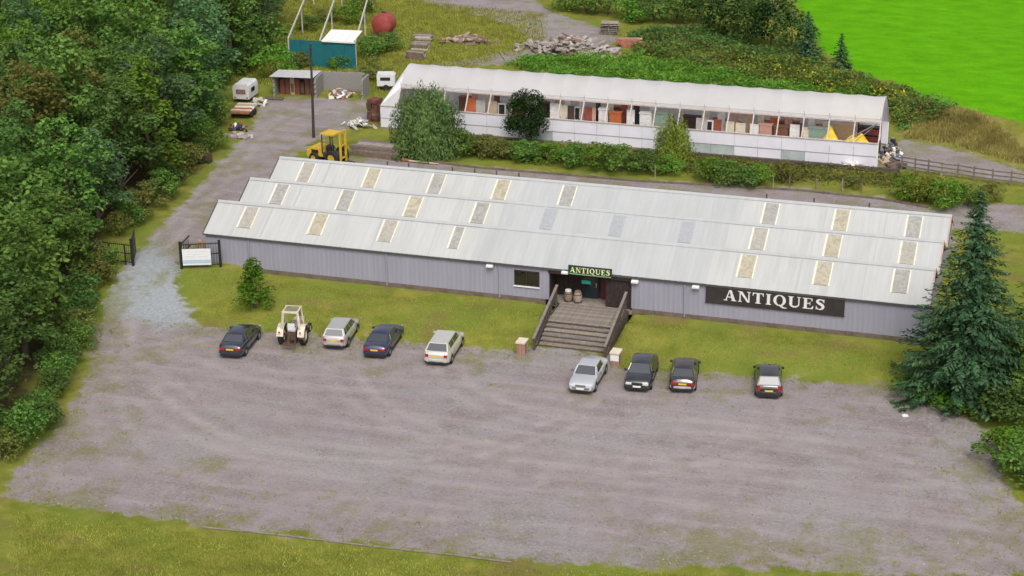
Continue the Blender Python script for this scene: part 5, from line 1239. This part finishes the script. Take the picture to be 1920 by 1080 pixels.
gate_leaf(t, (-0.1, 0, 0.1), (-4.1, 0.1, 0.1), 1.35)
p = G(588, 258); t = thing('utility_pole', 'tall dark wooden pole standing beside the driveway', 'pole', p)
MB().tube((0, 0, -0.4), (0.18, 0, 7.9), 0.13, 0.085, n=10).build('shaft', M('tarred_timber', (0.045, 0.036, 0.034), 0.85, 0.3), t)
MB().tube((0.18, 0, 7.9), (0.18, 0, 8.0), 0.10, 0.05, n=8).build('cap', IRON, t)
for z in (7.2, 7.5): B(0.02, 0.34, -0.15, -0.08, z, z+0.10).build('insulator', IRON, t)
FW = M('weathered_fence_rail', (0.17, 0.14, 0.12), 0.9, 0.3, 5.0); FP = M('pale_fence_post', (0.30, 0.26, 0.22), 0.9, 0.2)
t = thing('rail_fence', 'weathered timber post and rail fence right of the tunnel', 'fence', G(1690, 318))
o0 = t.location.copy(); pts = [G(u, v)-o0 for u, v in ((1690, 318), (1715, 322), (1740, 326), (1765, 330), (1795, 334), (1825, 339), (1860, 344), (1895, 348), (1935, 354))]
for i, q in enumerate(pts):
    B(q.x-0.06, q.x+0.06, q.y-0.06, q.y+0.06, q.z-0.3, q.z+1.15).build('post', FP if i in (3,) else FW, t)
    if i:
        for z in (0.35, 0.68, 1.02): MB().bar(pts[i-1]+Vector((0, -0.07, z+random.uniform(-0.03, 0.03))), q+Vector((0, -0.07, z)), 0.04, 0.11).build('rail', FW, t)
for i, (u, v) in enumerate(((1228, 333), (1312, 338), (1360, 348), (1450, 352), (1480, 352), (1530, 356), (1580, 358), (1615, 362), (1690, 372))):
    p = G(u, v); tag(MB().tube((0, 0, -0.2), (random.uniform(-0.05, 0.05), 0, 0.95), 0.045, 0.04, n=7).build('fence_post', FP if i % 3 == 0 else FW, None, p), nth(i)+' short weathered stake from the left along the rear lane', 'post', 'stakes along the rear lane')
t = thing('sleeper_edging', 'dark timber sleepers laid along the foot of the tunnel', 'edging', (0, 0, 0))
for k in range(8): B(24.4+2.3*k, 26.6+2.3*k, 31.55+random.uniform(-0.05, 0.05), 31.80, -0.1, 0.32).build('sleeper', RAILW, t)
t = thing('kerb_edging', 'low brown edging along the far side of the rear lane', 'edging', (0, 0, 0))
q = [G(u, v) for u, v in ((770, 300), (900, 316), (1050, 328), (1200, 341), (1350, 349), (1500, 358), (1650, 374), (1740, 390))]
for a, b in zip(q[:-1], q[1:]):
    for k in range(3): MB().bar(a.lerp(b, k/3+0.004)+Vector((0, 0, 0.05)), a.lerp(b, (k+1)/3-0.004)+Vector((0, 0, 0.05)), 0.16, 0.18).build('kerb_stone', PLINTH, t)
t = thing('log_edging', 'low dark log edging along the near side of the car park', 'edging', (0, 0, 0))
q = [G(u, v) for u, v in ((380, 990), (520, 1004), (700, 1026), (850, 1042), (960, 1056))]
for a, b in zip(q[:-1], q[1:]):
    for k in range(2): MB().tube(a.lerp(b, k/2+0.01)+Vector((0, 0, 0.05)), a.lerp(b, (k+1)/2-0.01)+Vector((0, 0, 0.05)), 0.06, 0.05, n=8).build('log', RAILT, t)

# ------------------------------------------------------------------ yard behind the warehouse
YELP = M('yellow_machine_paint', (0.62, 0.40, 0.03), 0.5, 0.12, 4.0, dirt=(0.20, 0.12, 0.05), dirt_amt=0.5)
p = G(622, 304); t = thing('forklift', 'old yellow rough terrain forklift behind the warehouse roof', 'forklift', (p.x, p.y, 0), R_(-12)); S_ = t
m = MB().prism([(-1.75, 0.55), (-1.75, 1.05), (-1.55, 1.22), (-0.55, 1.28), (-0.45, 0.55)], -0.62, 0.62, 'y').build('engine_cover', YELP, t)
for y in (-0.63, 0.605): B(-1.5, -0.8, y, y+0.025, 0.75, 1.05).build('vent', BLACKP, m)
B(-1.85, -1.45, -0.70, 0.70, 0.42, 0.98).build('counterweight', YELP, t); B(-1.4, 0.95, -0.5, 0.5, 0.45, 0.85).build('chassis', IRON, t)
for x, y in ((-0.45, -0.55), (-0.45, 0.55), (0.55, -0.55), (0.55, 0.55)): MB().bar((x, y, 0.85), (x, y, 2.35), 0.07, 0.07).build('cab_post', IRON, t)
B(-0.55, 0.65, -0.65, 0.65, 2.36, 2.46).build('cab_roof', YELP, t); B(-0.3, 0.15, -0.25, 0.25, 0.87, 1.35).build('seat', BLACKP, t)
MB().tube((0.45, 0, 1.1), (0.28, 0, 1.45), 0.03).build('steering_column', BLACKP, t)
for y in (-0.36, 0.36):
    B(1.08, 1.22, y-0.07, y+0.07, 0.2, 2.75).build('mast_rail', YELP, t); B(1.25, 2.0, y-0.06, y+0.06, 0.16, 0.22).build('fork', IRON, t)
for z in (0.5, 1.5, 2.62): B(1.10, 1.2, -0.289, 0.289, z, z+0.12).build('mast_crossbar', YELP, t)
for x, r_ in ((0.55, 0.60), (-1.15, 0.42)):
    for y in (-0.72, 0.72):
        w_ = thing('wheel', None, None); w_.parent = t; w_.location = (x, y, r_)
        m = MB().lathe([(r_*0.55, -0.16), (r_*0.9, -0.17), (r_, -0.1), (r_, 0.1), (r_*0.9, 0.17), (r_*0.55, 0.16), (r_*0.55, -0.16)], 20, axis='y'); m.smooth = True; m.build('tyre', TYRE, w_)
        MB().lathe([(0, -0.1), (r_*0.55, -0.12), (r_*0.55, 0.12), (0, 0.1)], 14, axis='y').build('rim', YELP, w_)
OLDW = M('silver_weathered_timber', (0.30, 0.26, 0.23), 0.9, 0.25, 4.0); OLDW2 = M('brown_weathered_timber', (0.17, 0.12, 0.095), 0.9, 0.3, 4.0); PALEST = M('pale_rubble_stone', (0.50, 0.46, 0.43), 0.9, 0.2, 3.0)
REDST = M('red_brown_clay', (0.34, 0.13, 0.085), 0.85, 0.25, 3.0)
def stack(name, label, cat, u, v, n, L_, w_, h_, cols, mats, rz=0, part='beam', jit=0.05, group=None):
    p = G(u, v); t = thing(name, label, cat, p, rz, group)
    for k in range(n):
        c = k % cols; r = k//cols
        B(-L_/2+random.uniform(-jit, jit)*L_, L_/2+random.uniform(-jit, jit)*L_, (c-cols/2)*w_*1.12+0.02, (c-cols/2)*w_*1.12+w_, r*h_*1.06, r*h_*1.06+h_, rz=random.uniform(-0.02, 0.02)).build(part, random.choice(mats), t)
    return t
stack('beam_stack', 'stack of long weathered beams between the forklift and the willow bush', 'beams', 712, 290, 24, 4.0, 0.30, 0.20, 6, [OLDW, OLDW2, OLDW2, RAILT], R_(-3))
p = G(787, 306); t = thing('felled_pole', 'pale pole with a brown thick end lying on the rear lane', 'pole', p+Vector((0, 0, 0.12)), R_(-2))
MB().tube((-0.9, 0, 0.0), (1.6, 0.0, -0.02), 0.075, 0.05, n=8).build('shaft', M('pale_bare_timber', (0.55, 0.44, 0.36), 0.8), t); MB().tube((-1.5, 0, 0.02), (-0.9, 0, 0.0), 0.17, 0.13, n=9).build('butt', M('brown_butt_timber', (0.28, 0.12, 0.07), 0.9), t)
def heap_of(name, label, cat, loc, n, sx, sy, h, size, mats, seed, part='slab', flat=0.3, rz=0.0, thin=1.0):
    r = np.random.default_rng(seed); t = thing(name, label, cat, loc, rz)
    mes = []
    for q in range(5):
        l, w_, hh = size*r.uniform(0.6, 1.5), size*r.uniform(0.25, 0.6)*thin, size*r.uniform(0.10, 0.28)*thin
        b = MB().box(-l/2, l/2, -w_/2, w_/2, -hh/2, hh/2); b.v = [(x+r.uniform(-0.06, 0.06)*size, y+r.uniform(-0.06, 0.06)*size, z) for x, y, z in b.v]
        mes += [b.mesh(part, m_) for m_ in mats]
    for k in range(n):
        x, y = r.normal(0, 0.38), r.normal(0, 0.38); f = max(0.0, 1-math.hypot(x, y)/1.05)
        inst(mes[int(r.integers(len(mes)))], part, t, (x*sx, y*sy, 0.06+h*f*r.uniform(0.35, 1.0)), (r.normal(0, flat), r.normal(0, flat), r.uniform(0, 6.28)))
    return t
heap_of('rubble_heap', 'heap of pale stone rubble left of the tunnel', 'rubble', G(672, 238), 34, 1.7, 0.9, 0.8, 0.55, [PALEST, WHITE, M('grey_stone', (0.36, 0.36, 0.37), 0.9)], 3)
g_ = G(1062, 104)
heap_of('timber_heap', 'big heap of broken grey slabs and timbers behind the tunnel', 'rubble', g_+Vector((0, 1.5, -0.2)), 230, 5.2, 2.4, 1.7, 1.5, [OLDW, OLDW, OLDW2, M('dull_stone', (0.36, 0.33, 0.31), 0.9, 0.2), M('mauve_grey_slab', (0.30, 0.25, 0.25), 0.9, 0.2)], 4, 'slab', 0.28, thin=0.5)
stack('slab_stack', 'stack of red brown clay pipes beside the big timber heap', 'stack', 1180, 88, 15, 1.9, 0.34, 0.15, 3, [REDST, REDST, M('pink_clay', (0.45, 0.25, 0.20))], R_(12), 'slab', 0.16)
heap_of('sheet_scrap', 'loose pale roofing sheets lying in the weeds', 'scrap', G(1245, 95), 7, 1.4, 0.7, 0.4, 1.0, [M('pale_green_sheet', (0.42, 0.47, 0.44), 0.6), OLDW], 6, 'sheet', 0.15)
def pallets(u, v, n, label, rz=0.0):
    p = G(u, v); t = thing('pallet_stack', label, 'pallets', p, rz)
    for k in range(n):
        z = k*0.19; pl = thing('pallet', None, None); pl.parent = t; pl.location = (random.uniform(-0.12, 0.12), random.uniform(-0.1, 0.1), z); pl.rotation_euler[2] = random.uniform(-0.12, 0.12)
        for x in (-0.8, 0.0, 0.8): B(x-0.05, x+0.05, -0.6, 0.6, 0.0, 0.13).build('bearer', OLDW2, pl)
        for i in range(6): B(-0.85, 0.85, -0.6+0.21*i, -0.45+0.21*i, 0.131, 0.16).build('board', OLDW, pl)
pallets(1144, 62, 6, 'stack of weathered pallets at the edge of the track under the hedge', R_(10))
for u, v, lb in ((780, 110, 'nearest of the three grey timber stacks on the grass'), (788, 92, 'middle one of the three grey timber stacks on the grass'), (795, 76, 'farthest of the three grey timber stacks on the grass')):
    stack('timber_stack', lb, 'timber', u, v, 12, 1.7, 0.26, 0.16, 3, [OLDW, PALEST, OLDW2], R_(random.uniform(-8, 8)), 'plank', 0.06)
heap_of('brushwood_heap', 'heap of brown brushwood on the grass beside the track', 'brushwood', G(875, 78), 60, 2.3, 1.0, 0.6, 1.1, [OLDW2, M('pale_brushwood', (0.36, 0.27, 0.20), 0.9)], 8, 'branch', 0.25)
p = G(714, 72); t = thing('fuel_tank', 'weathered red cylindrical tank lying in the bushes', 'tank', p)
REDT = M('faded_red_tank_paint', (0.30, 0.045, 0.040), 0.6, 0.25, 2.0, dirt=(0.20, 0.14, 0.12), dirt_amt=0.6)
m = MB().lathe([(0, -0.1), (0.6, -0.06), (0.98, 0.12), (1.05, 0.3), (1.05, 1.7), (0.98, 1.88), (0, 2.0)], 28, (0, 0, 1.3), 'y'); m.smooth = True; m.build('shell', REDT, t)
for y in (0.5, 1.5): B(-0.8, 0.8, y-0.12, y+0.12, -0.1, 0.55).build('cradle', CONC, t)
MB().lathe([(0, 2.32), (0.22, 2.32), (0.22, 2.46), (0, 2.46)], 12, (0, 1.0, 0)).build('manhole', IRON, t)
# teal shed without its roof
TEAL = M('teal_sheet', (0.010, 0.125, 0.150), 0.55, 0.15, 1.5); PALEB = M('pale_steel_beam', (0.50, 0.48, 0.43), 0.7, 0.15)
pa = G(545, 122); pb = G(668, 130); t = thing('teal_shed', 'roofless teal sheet shed with long pale roof beams', 'shed', pa, math.atan2(pb.y-pa.y, pb.x-pa.x)); Wd = (pb-pa).length
for k in range(6): B(Wd*k/6+0.006, Wd*(k+1)/6-0.006, 0.02*(k % 2), 0.06+0.02*(k % 2), 0, 2.45).build('wall_sheet', TEAL, t)
for x, l in ((-0.1, 24), (Wd*0.47, 24), (Wd+0.02, 24)):
    MB().bar((x, 0.05, 2.55), (x-0.27*l, l, 2.75), 0.13, 0.16).build('roof_beam', PALEB, t)
    for y in (0.12, 12, 23.5): B(x-0.27*y-0.05, x-0.27*y+0.05, y-0.05, y+0.05, -0.2, 2.46+0.008*y).build('post', PALEB, t)
for k in range(4): MB().quad((Wd*(0.5+0.12*k), -0.12, 2.55), (Wd*(0.5+0.12*(k+1))-0.02, -0.12, 2.55), (Wd*(0.5+0.12*(k+1))-0.02, 2.6, 2.95+0.01*k), (Wd*(0.5+0.12*k), 2.6, 2.95+0.01*k)).build('roof_sheet', WHITE, t)
MB().bar((Wd*0.5, -0.14, 2.5), (Wd, -0.14, 2.5), 0.06, 0.14).build('fascia', WHITE, t)
# block built storage bays
BLOCK = M('grey_concrete_block', (0.26, 0.245, 0.235), 0.92, 0.15, 2.0, bump=0.3)
pa = G(514, 181); pb = G(676, 187); t = thing('storage_bays', 'block built storage bays, the left one under white sheets', 'shed', pa, math.atan2(pb.y-pa.y, pb.x-pa.x)); Wd = (pb-pa).length
bmsh = [MB().box(-0.215, 0.215, -0.09, 0.09, 0, 0.205).mesh('block', BLOCK), MB().box(-0.09, 0.09, -0.215, 0.215, 0, 0.205).mesh('block', BLOCK)]
for r in range(8):
    for k in range(int(Wd/0.44)): inst(bmsh[0], 'block', t, (0.2+k*0.44+(0.2 if r % 2 else 0), 2.6, 0.215*r))
    for x in (0.0, Wd*0.48, Wd+0.15):
        for k in range(5): inst(bmsh[1], 'block', t, (x, 0.25+k*0.44+(0.12 if r % 2 else 0), 0.215*r))
for k in range(4): MB().quad((-0.3+k*0.98*Wd*0.13, -0.25, 1.86), (-0.3+(k+1)*0.98*Wd*0.13-0.01, -0.25, 1.86), (-0.3+(k+1)*0.98*Wd*0.13-0.01, 2.7, 1.73+0.01*k), (-0.3+k*0.98*Wd*0.13, 2.7, 1.73+0.01*k)).build('roof_sheet', M('grey_white_sheet', (0.50, 0.49, 0.50), 0.6, 0.12), t)
for k in range(7):
    tt = thing('stacked_door', nth(k)+' door from the left in the roofed storage bay', 'door', t.matrix_world @ Vector((0, 0, 0)) if False else (pa.x+0.45+0.45*k, pa.y+0.9+0.06*k, pa.z), 0.06, 'doors in the storage bay')
    B(-0.2, 0.2, -0.03, 0.03, 0, random.uniform(1.2, 1.7)).build('slab', PAL[('red brown', 'brown', 'beige', 'red brown', 'dark brown', 'brown', 'red brown')[k]], tt); B(-0.13, 0.13, -0.045, -0.0305, 0.2, 1.0).build('panel', PAL['brown'], tt)
heap_of('junk_heap', 'mixed pale and red junk heaped in the open storage bay', 'junk', Vector((pa.x+Wd*0.74, pa.y+1.3, pa.z)), 40, 1.5, 0.7, 0.8, 0.6, [PALEST, WHITE, REDST, PAL['cream'], STEEL], 12, 'junk_piece', 0.5)
# caravan and trailer by the trees
p = G(455, 192); t = thing('caravan', 'small white caravan parked at the edge of the wood', 'caravan', p+Vector((-0.1, 0.8, 0)), R_(5)); t.scale = (0.78, 0.78, 0.78)
cv = M('grubby_white_caravan', (0.66, 0.66, 0.67), 0.45, 0.06, dirt=(0.3, 0.32, 0.28), dirt_amt=0.3)
m = MB().prism([(-0.95, 0.45), (0.95, 0.45), (0.98, 1.5), (0.90, 1.95), (0.70, 2.12), (-0.70, 2.12), (-0.90, 1.95), (-0.98, 1.5)], -1.3, 1.6, 'y'); m.build('body', cv, t)
w_ = B(-0.55, 0.55, -1.335, -1.301, 1.05, 1.55).build('window', M('window_rubber', (0.05, 0.05, 0.05)), t); B(-0.49, 0.49, -1.345, -1.3355, 1.10, 1.50).build('pane', M('pinkish_curtained_glass', (0.30, 0.16, 0.16), 0.2), w_)
B(0.982, 0.99, -0.6, 0.5, 1.1, 1.6).build('window', GLASSD, t); B(-0.3, 0.3, -0.4, 0.3, 2.121, 2.2).build('roof_vent', cv, t)
for s in (-1, 1): MB().lathe([(0, -0.08), (0.3, -0.08), (0.3, 0.08), (0, 0.08)], 16, (s*0.86, 0.1, 0.3), 'x').build('wheel', TYRE, t); B(s*0.7-0.1, s*0.7+0.1, -1.33, -1.301, 0.55, 0.68).build('tail_lamp', REDL, t)
MB().bar((0, 1.6, 0.5), (0, 2.6, 0.45), 0.1, 0.1).build('drawbar', IRON, t)
p = G(449, 222); t = thing('flat_trailer', 'flat trailer stacked with orange and cream boards beside the driveway', 'trailer', p+Vector((0, 0.9, 0)), R_(8))
B(-0.85, 0.85, -1.3, 1.5, 0.50, 0.60).build('bed', OLDW2, t)
for s in (-1, 1):
    for y in (-0.4, 0.4): MB().lathe([(0, -0.08), (0.28, -0.08), (0.28, 0.08), (0, 0.08)], 16, (s*0.84, y, 0.28), 'x').build('wheel', TYRE, t)
MB().bar((0, 1.5, 0.5), (0, 2.6, 0.45), 0.1, 0.1).build('drawbar', IRON, t)
for k in range(6): B(-0.8+random.uniform(-0.1, 0.1), 0.8+random.uniform(-0.1, 0.1), -1.2+0.42*k, -0.82+0.42*k, 0.602, 0.66+0.02*k, rz=random.uniform(-0.1, 0.1)).build('load_board', [PAL['orange'], PAL['cream'], PAL['orange'], PAL['white'], PAL['beige'], PAL['cream']][k], t)
heap_of('junk_heap', 'small dark junk heap with blue pieces beside the trailer', 'junk', G(447, 243), 20, 1.0, 0.6, 0.5, 0.5, [IRON, M('blue_junk', (0.05, 0.06, 0.20)), REDST, WHITE], 14, 'junk_piece', 0.5)
heap_of('plank_heap', 'pale planks lying at the wood edge below the trailer', 'planks', G(447, 258), 12, 1.0, 0.5, 0.25, 0.9, [OLDW, PALEST], 15, 'plank', 0.08)
heap_of('junk_heap', 'white and tan junk beside the caravan', 'junk', G(484, 196), 18, 0.8, 0.9, 0.7, 0.55, [WHITE, PAL['beige'], PALEST], 16, 'junk_piece', 0.4)
stack('plank_stack', 'dark planks lying in front of the caravan', 'planks', 515, 186, 5, 1.5, 0.2, 0.1, 3, [OLDW2, RAILW], R_(4), 'plank', 0.1)
p = G(385, 305); t = thing('old_machine', 'rusty old machine half hidden under the trees by the driveway', 'machine', p)
B(-0.5, 0.5, -0.3, 0.3, 0.3, 0.75).build('body', RUST, t); MB().lathe([(0, -0.05), (0.35, -0.06), (0.35, 0.06), (0, 0.05)], 16, (-0.2, -0.36, 0.35), 'y').build('flywheel', IRON, t); MB().tube((0.3, 0, 0.75), (0.3, 0, 1.25), 0.06).build('pipe', RUST, t)
for x in (-0.4, 0.4): B(x-0.06, x+0.06, -0.3, 0.3, 0, 0.3).build('foot', IRON, t)
# things at the ends of the tunnel
stack('ironwork_stack', 'tall stack of rusty ironwork at the left end of the tunnel', 'scrap', 703, 226, 14, 1.0, 0.45, 0.26, 2, [RUST, M('red_rust', (0.16, 0.05, 0.04), 0.9, 0.3), OLDW2], R_(80), 'iron_piece', 0.08)
p = G(735, 172); t = thing('box_trailer', 'small white box trailer behind the left end of the tunnel', 'trailer', p+Vector((-0.8, 0.8, 0)), R_(15))
MB().prism([(-0.8, 0.4), (0.8, 0.4), (0.8, 1.3), (0.6, 1.45), (-0.8, 1.45)], -0.6, 0.6, 'y').build('body', cv, t); B(-0.5, 0.4, -0.612, -0.601, 0.9, 1.2).build('vent', BLACKP, t)
for s in (-1, 1): MB().lathe([(0, -0.07), (0.27, -0.07), (0.27, 0.07), (0, 0.07)], 14, (0, s*0.6, 0.27), 'y').build('wheel', TYRE, t)
g_ = G(1666, 304); heap_of('scrap_heap', 'heap of mixed scrap against the right end of the tunnel', 'scrap', g_+Vector((0.1, 0.9, 0)), 70, 0.75, 1.3, 1.7, 0.7, [IRON, RUST, WHITE, M('blue_grey_junk', (0.10, 0.16, 0.22)), PAL['beige'], STEEL], 18, 'scrap_piece', 0.6)
heap_of('sheet_scrap', 'crumpled white sheets lying along the foot of the tunnel', 'scrap', G(1590, 316)+Vector((0, 0.3, 0.2)), 8, 1.2, 0.25, 0.15, 0.8, [WHITE, PALEST], 19, 'sheet', 0.2)
heap_of('plank_heap', 'dark planks lying between the scrap heap and the rail fence', 'planks', G(1682, 314), 9, 1.0, 0.5, 0.3, 0.9, [OLDW2, RAILW, OLDW], 20, 'plank', 0.1)
tag(MB().box(-0.16, 0.16, -0.12, 0.12, 0, 0.05, rz=0.4).box(-0.1, 0.1, -0.08, 0.08, 0.0501, 0.09).build('litter', WHITE, None, G(1697, 780)), 'scrap of white litter on the right side of the car park', 'litter')


# loose stones and weed tufts on the gravel: nobody could count them
def stones(n, rng=rg):
    c = in_poly_pts(P_CARPARK, n, rng); r = rng.uniform(0.02, 0.065, n); z = terrain(c[:, 0], c[:, 1]); a = rng.uniform(0, 6.283, n); T = []
    top = np.stack([c[:, 0]+rng.normal(size=n)*0.01, c[:, 1]+rng.normal(size=n)*0.01, z+r*0.8], 1)
    ring = [np.stack([c[:, 0]+np.cos(a+q*1.5708)*r*(1+0.3*(q % 2)), c[:, 1]+np.sin(a+q*1.5708)*r, z-0.01], 1) for q in range(4)]
    for q in range(4): T.append(np.stack([ring[q], ring[(q+1) % 4], top], 1))
    return np.concatenate(T).reshape(-1, 3)
o = inst(np_mesh('loose_stones', stones(9000), 3, leaf_mat('loose_stone', (0.14, 0.12, 0.118), (0.40, 0.365, 0.355), 0.0)), 'loose_stones'); tag(o, 'loose stones scattered over the car park', 'stones', kind='stuff')
c = in_poly_pts(P_CARPARK, 9000, rg); e_d = poly_sd(c[:, 0], c[:, 1], P_CARPARK)
c = c[rg.random(len(c)) < np.exp(-e_d/1.3)*0.7+0.006]; c = np.repeat(c, 14, 0)+rg.normal(size=(len(c)*14, 2))*0.13
z = terrain(c[:, 0], c[:, 1]); b_ = np.stack([c[:, 0], c[:, 1], z], 1); a = rg.uniform(0, 6.283, len(c)); h = rg.uniform(0.03, 0.10, len(c)); d = np.stack([np.cos(a), np.sin(a), 0*a], 1)
tip = b_+d*(h*0.8)[:, None]; tip[:, 2] += h; s_ = np.stack([-d[:, 1], d[:, 0], 0*a], 1)*0.02
o = inst(np_mesh('weed_tufts', np.stack([b_-s_, b_+s_, tip], 1).reshape(-1, 3), 3, LEAF['grass']), 'weed_tufts'); tag(o, 'small weed tufts along the margins of the car park', 'weeds', kind='stuff')
